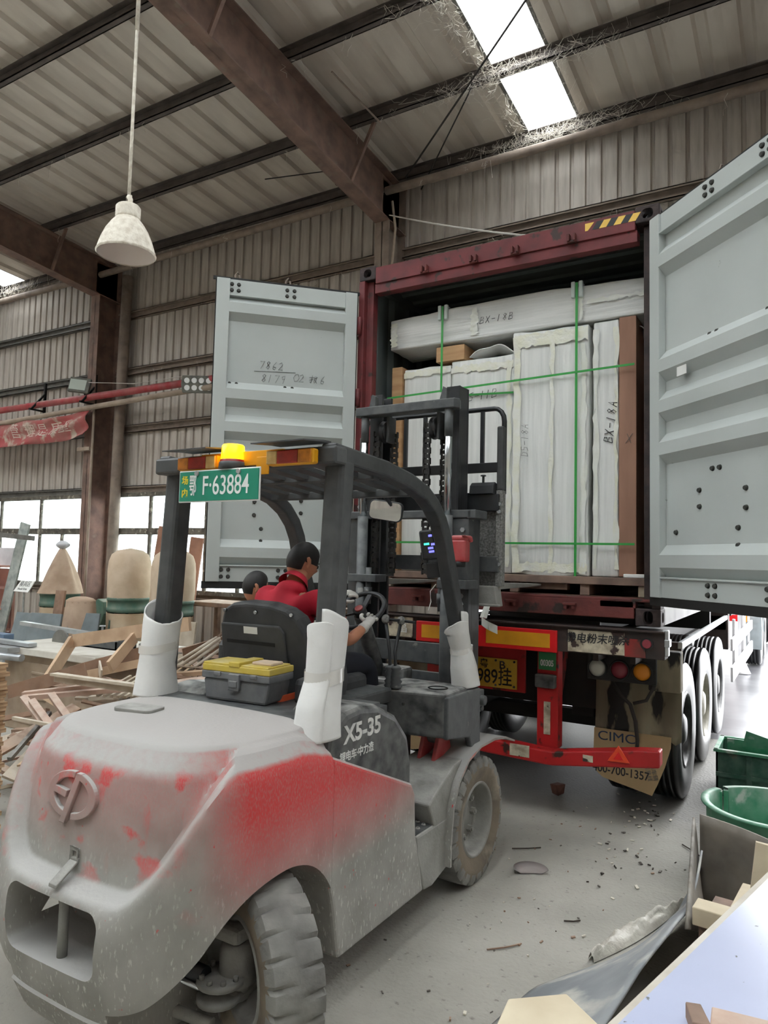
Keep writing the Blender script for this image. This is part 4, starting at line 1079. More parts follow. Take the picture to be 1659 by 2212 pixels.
mb.f.append(list(range(m_))[::-1]); mb.sm.append(False); mb.f.append([(len(rings)-1)*m_+i for i in range(m_)]); mb.sm.append(True)
body = mb.build('counterweight', 'fk_paint', fk)
body['label'] = 'dusty red counterweight and hood casting'
bm = bmesh.new(); bm.from_mesh(body.data); bmesh.ops.triangulate(bm, faces=bm.faces); bm.to_mesh(body.data); bm.free()
cutters = []
rp_ = []
for (cx, cz, a0) in ((.19,.575,0),(-.215,.575,90),(-.215,.455,180),(.185,.465,270)):
    for k in range(7):
        a = math.radians(a0 + 15*k); rp_.append((cx + .055*math.cos(a), cz + .055*math.sin(a)))
mbc = MB(); mbc.prism(rp_, 'y', -2.6, -2.02); cutters.append(mbc.build('cutter', None, fk))
for sx in (-1, 1):
    mbc = MB(); mbc.prism([(-1.30,-.1)] + smooth_line([(-1.40,.15),(-1.425,.33),(-1.47,.5),(-1.58,.63),(-1.73,.685),(-1.9,.665),(-2.02,.60),(-2.12,.49),(-2.22,.365),(-2.32,.23),(-2.4,.08)]) + [(-2.4,-.1)], 'x', min(sx*.27, sx*.9), max(sx*.27, sx*.9))
    cutters.append(mbc.build('cutter', None, fk))
cut(body, cutters); sharp(body, 40)
from mathutils.bvhtree import BVHTree
bm = bmesh.new(); bm.from_mesh(body.data); BODY = BVHTree.FromBMesh(bm); bm.free()
def on_rear(x, z, lift=0.0):
    h = BODY.ray_cast(Vector((x, -4, z)), Vector((0, 1, 0)))
    return Vector((x, (h[0].y if h[0] else -2.2) - lift, z))
# emblem on the rear face
def conform(name, quads, m, lift=.016):
    mb = MB()
    for pts in quads:
        n = len(pts); a = [on_rear(x, z, lift) for x, z in pts]; b = [on_rear(x, z, -.01) for x, z in pts]
        mb.add(a + b, [list(range(n))] + [[i, (i+1) % n, n+(i+1) % n, n+i] for i in range(n)])
    return mb.build(name, m, fk, bevel=.003)
ex, ez = -.055, .945
def arc(a0, a1, n=20, r0=1.0, r1=.72):
    qs = []
    for i in range(n):
        a, b = math.radians(a0 + (a1-a0)*i/n), math.radians(a0 + (a1-a0)*(i+1)/n)
        f = lambda an, r: (ex + .140*r*math.cos(an), ez + .083*r*math.sin(an))
        qs.append([f(a, r1), f(a, r0), f(b, r0), f(b, r1)])
    return qs
conform('emblem', arc(-82, 72, 22), 'fk_paint'); conform('emblem', arc(86, 256, 24), 'fk_paint')
bar = []
for k in range(8):
    t0, t1 = k/8, (k+1)/8; f = lambda t, d: (ex - .03 + .062*t + d, ez - .10 + .18*t)
    bar.append([f(t0,-.016), f(t0,.016), f(t1,.016), f(t1,-.016)])
conform('emblem', bar, 'fk_paint'); conform('emblem', [[(ex-.112, ez-.004), (ex-.03, ez-.014), (ex-.024, ez+.012), (ex-.110, ez+.022)]], 'fk_paint')
# latch, tow pin, fuel-flap plate on the hood
mb = MB(); q0 = on_rear(.0, .755, .004); mb.prism([(-.022,.0),(.022,.0),(.022,.016),(-.022,.016)], 'y', q0.y-.006, q0.y+.02, Matrix.Translation((0,0,.725))); mb.prism([(-.022,.038),(.022,.038),(.022,.05),(-.022,.05)], 'y', q0.y-.006, q0.y+.02, Matrix.Translation((0,0,.725))); mb.prism([(-.022,.0),(-.012,.0),(-.012,.05),(-.022,.05)], 'y', q0.y-.006, q0.y+.02, Matrix.Translation((0,0,.725))); mb.prism([(.012,.0),(.022,.0),(.022,.05),(.012,.05)], 'y', q0.y-.006, q0.y+.02, Matrix.Translation((0,0,.725)))
mb.build('latch', 'fk_grey_dusty', fk, bevel=.004)
mb = MB(); mb.prism([(q0.y-.004,.722),(q0.y-.004,.732),(q0.y-.085,.676),(q0.y-.087,.664)], 'x', -.022, .022); mb.build('latch', 'fk_grey_dusty', fk, bevel=.003)
mb = MB(); mb.cyl((-.01,-2.235,.39),(-.01,-2.235,.64),.018); mb.build('tow_pin', 'fk_grey_dusty', fk)
mb = MB()
for x, z in ((-.10,.53),(.13,.52)):
    mb = MB(); mb.cyl((x,-2.01,z),(x,-2.04,z),.026,.024,6,smooth=False); mb.build('recess_bolt', 'fk_grey_dusty', fk)
pts = []
for (cx, cy, a0) in ((.07,.03,0),(-.07,.03,90),(-.07,-.03,180),(.07,-.03,270)):
    for k in range(5): a = math.radians(a0 + 22.5*k); pts.append((cx + .03*math.cos(a), cy + .03*math.sin(a)))
mb = MB(); mb.prism(pts, 'z', 1.155, 1.172, Matrix.Translation((-.23,-1.76,0)) @ Matrix.Rotation(.2,4,'Z')); mb.build('hood_flap', 'fk_grey_dusty', fk, bevel=.004)
F('deck', 'fk_black', (-.5, .5, -1.49, -.95, 1.10, 1.155)); F('battery_case', 'fk_black', (-.42, .42, -1.49, -.75, .3, 1.10))
# side panels and footsteps
for sx in (-1, 1):
    a, b = sorted((sx*.42, sx*.602))
    mb = MB(); mb.prism([(-1.474,1.03),(-.80,.755),(-.765,.70),(-.75,.50),(-.74,.47),(-.66,.20)] + smooth_line([(-1.40,.20),(-1.425,.33),(-1.45,.44),(-1.474,.51)]), 'x', a, b)
    mb.build('side_panel', 'fk_paint', fk, bevel=.02, seg=3)
    mb = MB(); mb.prism([(-.745,.485),(-.40,.485),(-.35,.24),(-.57,.19),(-.66,.20),(-.745,.40)], 'x', a, b); mb.build('step_box', 'fk_grey_dusty', fk, bevel=.012)
    mb = MB(); mb.box(min(sx*.44,sx*.59), max(sx*.44,sx*.59), -.735, -.415, .483, .489); s_ = mb.build('step_tread', 'fk_black', fk)
    mb = MB()
    for i in range(5):
        for j in range(3): mb.lathe([(.013,.0),(.009,.006),(.005,.004)], (sx*(.465 + .045*j), -.71 + .06*i + .02*(j % 2), .489), 'z', 8)
    mb.build('tread_studs', 'fk_grey_dusty', s_)
    a, b = sorted((sx*.26, sx*.555))
    mb = MB(); mb.prism([(-1.47,1.0),(-1.44,1.10),(-1.31,1.175),(-1.20,1.185),(-1.05,1.165),(-.88,1.09),(-.76,.97),(-.722,.83),(-.72,.60),(-1.47,.60)], 'x', a, b)
    mb.build('seat_side_cover', 'fk_cowl', fk, bevel=.035, seg=3)
text('model_lettering', 'X5-35', .105, frame((.5565, -1.18, 1.075), (0,1,0), (0,0,1)), 'white_paint', fk, squeeze=1.12, bold=.003, extrude=.0012)
text('model_lettering', '锂电车·中力造', .045, frame((.5565, -1.225, .985), (0,1,0), (0,0,1)), 'white_paint', fk, squeeze=.95, bold=.0008, extrude=.0012)
F('floor_plate', 'fk_black', (-.44, .44, -.76, .0, .60, .63)); F('floor_mat', 'fk_grey_dusty', (-.40, .40, -.74, -.1, .63, .64))
for k in range(9): F('mat_rib', 'fk_black', (-.38, .38, -.72 + .065*k, -.705 + .065*k, .64, .645), bevel=0)
F('front_dash', 'fk_cowl', (-.44, .14, -.12, .02, .62, 1.18), (-.30, .14, -.2, -.10, .9, 1.12), bevel=.02)
# cowl box beside the driver with cup holder
mb = MB(); mb.prism([(.13,-.50),(.575,-.40),(.565,-.06),(.12,-.06)], 'z', .88, 1.12); cw = mb.build('side_cowl', 'fk_cowl', fk, bevel=.018, seg=3)
mb = MB(); mb.prism([(-.40,1.10),(.02,1.10),(.04,.66),(-.03,.66),(-.12,.84),(-.40,.88)], 'x', .555, .59); mb.build('cowl_cheek', 'fk_steel', fk, bevel=.008)
mb = MB(); mb.lathe([(.052,1.118),(.058,1.124),(.050,1.126),(.046,1.08),(.0,1.07)], (.46,-.27,0), 'z', 24); mb.build('cup_holder', 'dark_gap', cw)
mb = MB()
for x, y, z in ((.2,-.492,1.06),(.35,-.459,1.05),(.5,-.426,1.0),(.28,-.475,.86)): mb.cyl((x,y,z),(x,y-.012,z),.009,.008,8)
mb.build('cowl_screws', 'bolt_dark', cw)
# front fenders and tilt-cylinder lugs
arcp = [(.47,.715),(.32,.765),(.15,.79),(-.05,.788),(-.22,.745),(-.34,.655),(-.405,.53),(-.43,.38),(-.435,.24)]
inn = [(.47,.705),(.32,.752),(.15,.776),(-.05,.774),(-.212,.732),(-.328,.645),(-.392,.526),(-.416,.38),(-.42,.24)]
for sx in (-1, 1):
    a, b = sorted((sx*.36, sx*.635))
    mb = MB(); mb.prism(arcp + inn[::-1], 'x', a, b, smooth=True); o = sharp(mb.build('fender', 'fk_paint', fk), 50)
    a, b = sorted((sx*.30, sx*.60))
    mb = MB(); mb.prism([(-.22,.745),(-.34,.655),(-.405,.53),(-.435,.30),(-.52,.40),(-.62,.60),(-.50,.66),(-.32,.735)], 'x', a, b); mb.build('fender_apron', 'fk_grey_dusty', fk, bevel=.01)
    mb = MB(); 
    for x in (.375, .465): mb.prism([(-.33,.72),(-.10,.72),(-.16,.86),(-.20,.895),(-.25,.885),(-.28,.84)], 'x', min(sx*(x-.012), sx*(x+.012)), max(sx*(x-.012), sx*(x+.012)))
    mb.build('tilt_lug', 'red_plastic', fk, bevel=.004)
    mb = MB(); mb.cyl((sx*.34,-.205,.85),(sx*.50,-.205,.85),.024); mb.cyl((sx*.387,-.205,.85),(sx*.453,-.205,.85),.05); mb.cyl((sx*.42,-.18,.86),(sx*.42,.18,1.06),.035); mb.build('tilt_cylinder', 'fk_grey_dusty', fk)
    mb = MB(); mb.box(min(sx*.46,sx*.54), max(sx*.46,sx*.54), .10, .20, .93, 1.06); mb.cyl((sx*.44,.15,1.0),(sx*.57,.15,1.0),.03); mb.cyl((sx*.5,.15,.95),(sx*.55,.15,.95),.015); mb.build('mast_bracket', 'fk_steel', fk, bevel=.008)
# tyres
def fork_tyre(name, R, Wd, rim, nl=24):
    mb = MB(); n = nl*6; h = Wd/2
    def prof(i, side):
        ph = (i + (3 if side > 0 else 0)) % 6
        return 1 if ph == 0 else 0
    def fn(u, v):
        i = int(round(u*n)) % n; k = int(round(v*14)); a = 2*PI*i/n
        base = [(rim,-h*.80),(rim+.02,-h*.92),(rim+(R-rim)*.45,-h),(R-.06,-h*.98),(R-.028,-h*.96),(R-.004,-h*.86),(R,-h*.42),(R-.0,-h*.02),(R-.0,h*.02),(R,h*.42),(R-.004,h*.86),(R-.028,h*.96),(R-.06,h*.98),(rim+(R-rim)*.45,h),(rim,h*.80)]
        r, x = base[k]
        if k in (4,5,6) and prof(i,-1): r -= .022 if k != 6 else .010
        if k in (9,10,11) and prof(i,1): r -= .022 if k != 9 else .010
        return (x, r*math.cos(a), r*math.sin(a))
    mb.grid(fn, n, 14, False, True); 
    me = mb.mesh(name)
    me.materials.append(MAT['tyre_dusty']); me.materials.append(MAT['tyre_side'])
    for p in me.polygons:
        c = p.center; r = math.hypot(c.y, c.z); p.material_index = 1 if r < R - .045 else 0
    for p in me.polygons: p.use_smooth = True
    me.set_sharp_from_angle(angle=math.radians(30)); return me
FT = fork_tyre('tyre', .353, .225, .205)
rim_mb = MB(); rim_mb.lathe([(.212,.088),(.202,.100),(.190,.090),(.182,.05),(.176,.01),(.165,-.01),(.075,-.008),(.065,.012),(.0,.015)], (0,0,0), 'x', 40)
rim_mb.lathe([(.212,-.09),(.195,-.098),(.18,-.05),(.15,.0),(.0,.0)], (0,0,0), 'x', 40)
RIM = rim_mb.mesh('rim'); RIM.materials.append(MAT['fk_grey_dusty'])
nut_mb = MB(); nut_mb.cyl((-.01,0,0),(.026,0,0),.022,.021,6,smooth=False); nut_mb.cyl((.024,0,0),(.034,0,0),.012,.011,8); NUT = nut_mb.mesh('wheel_nut'); NUT.materials.append(MAT['fk_grey_dusty'])
def fork_wheel(loc, rz, tm_, rm_, nuts=7):
    t = bpy.data.objects.new('tyre', tm_); COL.objects.link(t); t.parent = fk; t.location = loc; t.rotation_euler = (0, 0, rz)
    r = bpy.data.objects.new('rim', rm_); COL.objects.link(r); r.parent = t
    for k in range(nuts):
        nb = bpy.data.objects.new('wheel_nut', NUT); COL.objects.link(nb); nb.parent = t; a = 2*PI*k/nuts; nb.location = (0, .115*math.cos(a), .115*math.sin(a))
    return t
fork_wheel((.50, 0, .353), 0, FT, RIM); fork_wheel((-.50, 0, .353), PI, FT, RIM)
RT = fork_tyre('tyre', .325, .215, .18)
rr_ = MB(); rr_.lathe([(.186,-.09),(.176,-.098),(.165,-.085),(.155,-.03),(.13,.03),(.07,.045),(.0,.045)], (0,0,0), 'x', 36); rr_.lathe([(.186,.088),(.17,.095),(.155,.05),(.07,.055),(0,.055)], (0,0,0), 'x', 36)
RR = rr_.mesh('rim'); RR.materials.append(MAT['fk_grey_dusty'])
fork_wheel((.52, -1.765, .325), math.radians(64), RT, RR, 0); fork_wheel((-.50, -1.74, .325), math.radians(64), RT, RR, 0)
# steering axle
mb = MB(); mb.box(-.42, .36, -1.80, -1.66, .26, .40); mb.build('steer_axle', 'fk_grey_dusty', fk, bevel=.02)
for za, zb_ in ((.405,.465),(.20,.245)): mb = MB(); mb.box(.25, .47, -1.86, -1.70, za, zb_); mb.build('knuckle_fork', 'fk_caked', fk, bevel=.02)
mb = MB(); mb.lathe([(0,.40),(.055,.40),(.065,.37),(.065,.30),(.075,.29),(.075,.26),(.05,.25),(.05,.2),(0,.2)], (.42,-1.80,0), 'z', 20); mb.build('king_pin', 'fk_caked', fk)
mb = MB(); mb.lathe([(.0,.0),(.09,.0),(.09,.022),(.0,.022)], (.40,-1.86,.275), 'z', 20); mb.lathe([(.0,.0),(.08,.0),(.08,.02),(.0,.02)], (.40,-1.87,.215), 'z', 20)
for k in range(9): a = 2*PI*k/9; mb.cyl((.40+.072*math.cos(a),-1.86+.072*math.sin(a),.297),(.40+.072*math.cos(a),-1.86+.072*math.sin(a),.312),.011,.01,6)
mb.build('knuckle_plate', 'fk_grey_dusty', fk)
mb = MB(); mb.cyl((-.3,-1.90,.30),(.36,-1.90,.30),.03); mb.build('steer_cylinder', 'fk_blackgloss', fk)
mb = MB(); mb.cyl((.0,-1.93,.265),(.36,-1.92,.265),.012); mb.build('steer_rod', 'chrome', fk)
mb = MB(); mb.tube([(-.1,-1.98,.20),(.15,-1.97,.175),(.42,-1.92,.16)], .022, 8); mb.build('tie_rod', 'fk_caked', fk)
# overhead guard
for sx in (-1, 1):
    mb = MB(); mb.prism([(-1.465,.95),(-1.36,.95),(-1.285,2.27),(-1.39,2.27)], 'x', min(sx*.452, sx*.552), max(sx*.452, sx*.552)); mb.build('rear_post', 'fk_black', fk, bevel=.02, seg=2)
    path = [(sx*.51,-1.44,2.29),(sx*.51,-1.0,2.267),(sx*.51,-.77,2.235),(sx*.51,-.60,2.19),(sx*.51,-.49,2.13),(sx*.512,-.405,2.05),(sx*.515,-.35,1.96),(sx*.52,-.285,1.77),(sx*.52,-.18,1.52),(sx*.52,-.08,1.28),(sx*.52,.06,.95)]
    mb = MB(); mb.tube(path, .056, 4, refup=(0,.4,1)); mb.build('guard_rail', 'fk_black', fk, bevel=.01)
F('rear_bar', 'fk_black', (-.56, .56, -1.455, -1.365, 2.235, 2.315), bevel=.012)
F('front_bar', 'fk_black', (-.5, .5, -.66, -.60, 2.17, 2.21)); F('mid_bar', 'fk_black', (-.5, .5, -1.06, -1.0, 2.215, 2.25))
for k in range(6):
    x = -.375 + .15*k
    mb = MB(); mb.beam((x, -1.38, 2.262), (x, -.63, 2.205), .075, .022); mb.build('guard_slat', 'fk_black', fk)
# beacon, lamps, plate on the rear bar
mb = MB(); mb.box(-.35, -.07, -1.475, -1.465, 2.235, 2.30); mb.box(-.20, .30, -1.488, -1.470, 2.245, 2.31); mb.box(.15, .225, -1.492, -1.488, 2.20, 2.28); mb.build('amber_bracket', 'amber_frame', fk, bevel=.003)
for x0, order in ((-.325, 'arc'), (.23, 'cra')):
    lb = F('tail_lamp', 'amber_frame', (x0, x0+.255, -1.515, -1.47, 2.233, 2.300), bevel=.01)
    wds = {'a': .07, 'r': .115, 'c': .06}; x = x0 + .004
    for ch in order:
        F('lamp_lens', {'a': 'lampa', 'r': 'lampr', 'c': 'lampc'}[ch], (x, x + wds[ch] - .001, -1.524, -1.514, 2.238, 2.296), parent=lb, bevel=.004); x += wds[ch]
    mb = MB(); mb.prism([(-1.60,2.318),(-1.46,2.332),(-1.40,2.334),(-1.40,2.342),(-1.46,2.340),(-1.60,2.323)], 'x', x0-.02, x0+.265); mb.build('lamp_visor', 'fk_black', lb)
mb = MB(); mb.lathe([(0,2.232),(.064,2.232),(.062,2.258),(.058,2.262),(.0,2.262)], (.015,-1.50,0), 'z', 28); bb = mb.build('beacon', 'fk_steel', fk)
mb = MB(); mb.lathe([(.055,2.262),(.055,2.275),(.051,2.335),(.045,2.342),(.0,2.343)], (.015,-1.50,0), 'z', 28); mb.build('beacon_lens', 'beacon', bb)
mb = MB(); mb.lathe([(.0,2.27),(.025,2.27),(.025,2.325),(.0,2.325)], (.015,-1.50,0), 'z', 12); mb.build('beacon_flash', 'beacon_core', bb)
mb = MB(); mb.lathe([(.058,2.26),(.058,2.272),(.0555,2.272)], (.015,-1.50,0), 'z', 28); mb.build('beacon_ring', 'lampr', bb)
pr = F('registration_plate', 'plate_white', (-.280, .224, -1.545, -1.538, 2.078, 2.228), bevel=.004); F('plate_field', 'plate_green', (-.274, .218, -1.548, -1.544, 2.084, 2.222), parent=pr, bevel=.003)
pf = lambda x, z: frame((x + .042, -1.5492, z), (1,0,0), (0,0,1))
text('plate_lettering', '场', .042, pf(-.278, 2.18), 'yellow_paint', pr, bold=.001); text('plate_lettering', '内', .042, pf(-.278, 2.12), 'yellow_paint', pr, bold=.001)
text('plate_lettering', '鄂', .105, pf(-.226, 2.15), 'plate_white', pr, squeeze=.45, bold=.001); text('plate_lettering', 'F·63884', .125, pf(-.022, 2.15), 'plate_white', pr, squeeze=.72, bold=.0005)
mb = MB()
for x in (-.16, .10): mb.cyl((x,-1.545,2.212),(x,-1.556,2.212),.013,.011,12)
mb.build('plate_screws', 'alu', pr)
# felt wrapped round the posts
def felt(name, path, rad, slit, seed):
    """path: list of (centre, rx, ry); open lapped wrap"""
    n = 40; rr = random.Random(seed); mb = MB()
    def fn(u, v):
        k = v*(len(path)-1); i = min(int(k), len(path)-2); f = k - i; f = f*f*(3-2*f)
        c = Vector(path[i][0]).lerp(Vector(path[i+1][0]), f); rx = path[i][1]*(1-f) + path[i+1][1]*f; ry = path[i][2]*(1-f) + path[i+1][2]*f
        a = slit + 2*PI*1.12*u; g = 1 + .10*u
        zt = 0
        if v > .75: zt = (v-.75)*4*(.055*math.cos(a - slit - .3) - .03*u*2)
        cx = math.copysign(abs(math.cos(a))**.75, math.cos(a)); sy = math.copysign(abs(math.sin(a))**.75, math.sin(a))
        w = 1 + .025*math.sin(3*a + 7*v + seed)
        return (c.x + rx*g*w*cx, c.y + ry*g*w*sy, c.z + zt)
    mb.grid(fn, n, 22); o = mb.build(name, 'felt', fk, solid=.007); o['label'] = 'white felt wrapped round the post'; return o
felt('felt_wrap', [((.50,-1.445,1.085),.074,.105),((.50,-1.435,1.22),.07,.092),((.502,-1.41,1.33),.064,.074),((.503,-1.395,1.50),.066,.084),((.503,-1.39,1.57),.068,.088)], .1, -1.3, 1)
felt('felt_wrap', [((-.503,-1.435,1.15),.074,.105),((-.503,-1.44,1.3),.066,.08),((-.503,-1.42,1.45),.066,.084),((-.503,-1.405,1.57),.068,.088)], .1, 2.2, 2)
felt('felt_wrap', [((.52,-.02,1.11),.062,.105),((.52,-.06,1.22),.058,.095),((.52,-.10,1.33),.045,.072),((.522,-.15,1.42),.05,.075),((.522,-.17,1.50),.052,.078)], .1, -.5, 3)
felt('felt_wrap', [((-.52,-.02,1.11),.062,.105),((-.52,-.10,1.33),.045,.072),((-.522,-.17,1.50),.052,.078)], .1, 2.5, 4)
mb = MB(); mb.lathe([(.001,0),(.001,.06)], (0,0,0), 'z', 4)
def band(c, rx, ry, z0, z1):
    mb = MB(); mb.grid(lambda u, v: (c[0]+rx*math.copysign(abs(math.cos(2*PI*u))**.75, math.cos(2*PI*u)), c[1]+ry*math.copysign(abs(math.sin(2*PI*u))**.75, math.sin(2*PI*u)), z0+(z1-z0)*v + .012*math.sin(2*PI*u)), 32, 2, True, True); mb.build('tape_band', 'tape', fk)
band((.502,-1.412), .073, .086, 1.31, 1.37); band((-.503,-1.432), .076, .092, 1.36, 1.40); band((.52,-.095), .054, .086, 1.31, 1.34)
# seat
def seat_fn(lo, hi): pass
sp = [(-.37,1.10),(-.395,1.30),(-.39,1.48),(-.36,1.57),(-.30,1.60),(-.20,1.612),(-.05,1.608),(.06,1.585),(.13,1.545),(.17,1.48),(.185,1.38),(.18,1.25),(.15,1.10)]
Ms = Matrix.Translation((0,-1.03,1.1)) @ Matrix.Rotation(math.radians(8),4,'X') @ Matrix.Translation((0,0,-1.1))
mb = MB(); mb.prism(sp, 'y', -.045, .055, Ms); seat = mb.build('seat_back', 'seat_black', fk, bevel=.022, seg=3)
mb = MB(); mb.prism([(-.375,1.28),(-.37,1.50),(.02,1.505),(.05,1.47),(.06,1.28)], 'y', -.058, -.04, Ms); mb.build('back_panel', 'seat_black', seat, bevel=.01)
mb = MB(); mb.box(-.33, -.01, -.0605, -.057, 1.40, 1.418, Ms); mb.build('panel_slot', 'dark_gap', seat)
mb = MB(); mb.box(-.21, -.12, -.0605, -.057, 1.455, 1.49, Ms); mb.build('seat_label', 'paper', seat)
for x in (-.34, -.13, .10): mb = MB(); mb.cyl(Ms @ Vector((x,-.045,1.565)), Ms @ Vector((x,-.058,1.565)), .010, .009, 10); mb.build('seat_stud', 'chrome', seat)
mb = MB(); mb.prism([(-1.08,1.36),(-1.0,1.46),(-.9,1.44),(-.84,1.36),(-.80,1.22),(-.82,1.12),(-1.08,1.12),(-1.08,1.17),(-.90,1.19),(-.875,1.27),(-.91,1.36),(-.97,1.385),(-1.03,1.33)], 'x', .165, .215); mb.build('hip_rest', 'seat_black', seat, bevel=.014)
mb = MB(); mb.prism([(-1.08,1.36),(-1.0,1.46),(-.9,1.44),(-.84,1.36),(-.80,1.22),(-.82,1.12),(-1.08,1.12)], 'x', -.445, -.40); mb.build('hip_rest', 'seat_black', seat, bevel=.014)
F('seat_cushion', 'seat_black', (-.38, .16, -1.0, -.52, 1.10, 1.21), bevel=.035); F('seat_base', 'fk_black', (-.36, .30, -1.22, -.50, 1.06, 1.14), bevel=.015)
mb = MB(); mb.tube([(.19,-1.12,1.19),(.12,-1.25,1.165),(.05,-1.27,1.16)], .02, 4, sx=.3); mb.build('seat_belt', 'orange_belt', fk)
mb = MB(); mb.box(.18,.33,-1.22,-1.0,1.14,1.27); mb.build('seat_box', 'seat_black', fk, bevel=.03)
# steering wheel
SW = Matrix.Translation((-.04,-.33,1.53)) @ Matrix.Rotation(math.radians(38),4,'X')
mb = MB(); mb.tube([SW @ Vector((.155*math.cos(2*PI*k/28), .155*math.sin(2*PI*k/28), 0)) for k in range(28)], .015, 8, closed=True)
for a in (90, 210, 330): mb.beam(SW @ Vector((0,0,-.02)), SW @ Vector((.15*math.cos(math.radians(a)), .15*math.sin(math.radians(a)), 0)), .03, .012)
mb.cyl(SW @ Vector((0,0,-.04)), SW @ Vector((0,0,.01)), .04); sw = mb.build('steering_wheel', 'fk_blackgloss', fk)
mb = MB(); mb.cyl(SW @ Vector((0,0,.008)), SW @ Vector((0,0,.02)), .025); mb.build('horn_button', 'red_plastic', sw)
mb = MB(); mb.cyl((-.04,-.31,1.50),(-.05,-.08,1.1),.045,.05); mb.build('steering_column', 'fk_cowl', fk)
# control levers
for dx, top in ((.25, (.21,-.44,1.50)), (.285, (.27,-.37,1.49))):
    mb = MB(); mb.tube([(dx,-.44,1.13),(dx,-.45,1.27),(dx-.01,-.44,1.32),top], .0095, 8); lv = mb.build('lever', 'fk_blackgloss', fk)
    mb = MB(); mb.lathe([(.018 + (.012 if k % 2 else .003) + .004*(10-k)/10*2, 1.125 + .012*k) for k in range(11)] + [(.0,1.26)], (dx,-.44,0), 'z', 16); mb.build('lever_boot', 'fk_steel', lv)
    mb = MB(); mb.ball(top, .024, 12, (1,1,1.1)); mb.build('lever_knob', 'fk_stone', lv)
    mb = MB(); mb.tube([top, (top[0]+.08, top[1]+.02, top[2]-.005)], .008, 6); mb.build('lever_arm', 'fk_blackgloss', lv)
# mirror, display, scanner
Mm = Matrix.Translation((.145,-.36,2.118)) @ Matrix.Rotation(math.radians(22),4,'Z') @ Matrix.Rotation(math.radians(8),4,'Y') @ Matrix.Rotation(math.radians(7),4,'X')
pts = []
for (cx, cz, a0) in ((.07,.028,0),(-.07,.028,90),(-.07,-.028,180),(.07,-.028,270)):
    for k in range(6): a = math.radians(a0 + 18*k); pts.append((cx + .03*math.cos(a), cz + .03*math.sin(a)))
mb = MB(); mb.prism(pts, 'y', -.01, .03, Mm); mm_ = mb.build('mirror_shell', 'fk_blackgloss', fk, bevel=.006)
mb = MB(); mb.prism([(x*.93, z*.9) for x, z in pts], 'y', -.0115, -.0095, Mm); mb.build('mirror_glass', 'mirror', mm_)
mb = MB(); mb.tube([(.18,-.34,2.14),(.17,-.42,2.2),(.17,-.52,2.20)], .012, 6); mb.build('mirror_arm', 'fk_blackgloss', mm_)
Md = Matrix.Translation((.415,-.31,1.925)) @ Matrix.Rotation(math.radians(28),4,'Z') @ Matrix.Rotation(math.radians(-8),4,'Y')
mb = MB(); mb.box(-.055,.055,-.02,.03,-.085,.085,Md); dp = mb.build('display', 'fk_blackgloss', fk, bevel=.012)
mb = MB(); mb.box(-.045,.045,-.022,-.0195,-.075,.075,Md); mb.build('display_screen', 'screen', dp)
for x, z, m, w_ in ((.005,.05,'led_blue',.02),(-.02,.005,'led_green',.03),(.015,.0,'led_blue',.02),(.0,-.02,'led_blue',.03),(.003,-.04,'led_blue',.03)):
    mb = MB(); mb.box(x-w_/2, x+w_/2, -.0235,-.0215, z-.006, z+.006, Md); mb.build('display_digits', m, dp)
mb = MB(); mb.box(-.04,.04,-.01,.02,-.19,-.10,Md); mb.build('card_reader', 'fk_blackgloss', dp, bevel=.008)
mb = MB(); mb.box(.04,.09,-.02,.02,-.16,.06,Md); mb.build('display_mount', 'fk_black', dp, bevel=.004)
mb = MB(); mb.box(.40,.50,-.02,.05,1.83,1.965); mb.box(.40,.51,-.02,.05,1.955,1.99); mb.prism([(-.05,1.99),(.05,1.99),(.07,1.95),(.03,1.95)], 'x', .475, .515); rs = mb.build('red_scanner', 'red_plastic', fk, bevel=.012)
mb = MB(); mb.cyl((.45,.015,1.80),(.45,.015,1.84),.03,.032,14); mb.build('scanner_base', 'fk_blackgloss', rs)
mb = MB(); mb.tube([(.44,-.28,1.70),(.40,-.27,1.66),(.40,-.26,1.6),(.385,-.26,1.55)], .003, 5); mb.build('loose_wire', 'paper', fk)
# ------------------------------------------------------------------ mast, carriage, forks
def chan(name, x0, x1, y0, y1, z0, z1, m, open_in, parent=None):
    mb = MB(); t = .022
    mb.box(x0, x1, y0, y0+t, z0, z1); mb.box(x0, x1, y1-t, y1, z0, z1)
    if open_in > 0: mb.box(x1-t, x1, y0, y1, z0, z1)
    else: mb.box(x0, x0+t, y0, y1, z0, z1)
    return mb.build(name, m, parent or fk, bevel=.003)
for sx in (-1, 1):
    a, b = sorted((sx*.335, sx*.45)); chan('outer_upright', a, b, .14, .30, .10, 2.14, 'fk_black', sx)
    a, b = sorted((sx*.245, sx*.34)); chan('inner_upright', a, b, .20, .34, .75, 2.965, 'fk_blackgloss', sx)
    mb = MB(); mb.cyl((sx*.315,.10,2.1),(sx*.315,.10,2.82),.024,.024,18); mb.build('lift_ram', 'chrome', fk)
    mb = MB(); mb.cyl((sx*.315,.10,.3),(sx*.315,.10,2.12),.036,.036,18); mb.build('lift_cylinder', 'fk_steel', fk)
    mb = MB(); mb.cyl((sx*.315,.10,2.62),(sx*.315,.10,2.80),.027,.027,18); mb.build('ram_collar', 'fk_steel', fk)
mb = MB(); mb.prism([(-.37,.06),(.37,.06),(.39,.10),(.37,.16),(-.37,.16),(-.39,.10)], 'z', 2.795, 2.855); mb.build('top_crosshead', 'fk_steel', fk, bevel=.006)
F('mid_crosshead', 'fk_steel', (-.47, .47, .12, .22, 2.105, 2.155), (.44, .50, .12, .30, 2.10, 2.155), (-.50, -.44, .12, .30, 2.10, 2.155), bevel=.006)
F('mast_crossbeam', 'fk_steel', (-.34, .34, .14, .165, 1.185, 1.315)); F('mast_crossbeam', 'fk_steel', (-.34, .34, .14, .165, 1.03, 1.135))
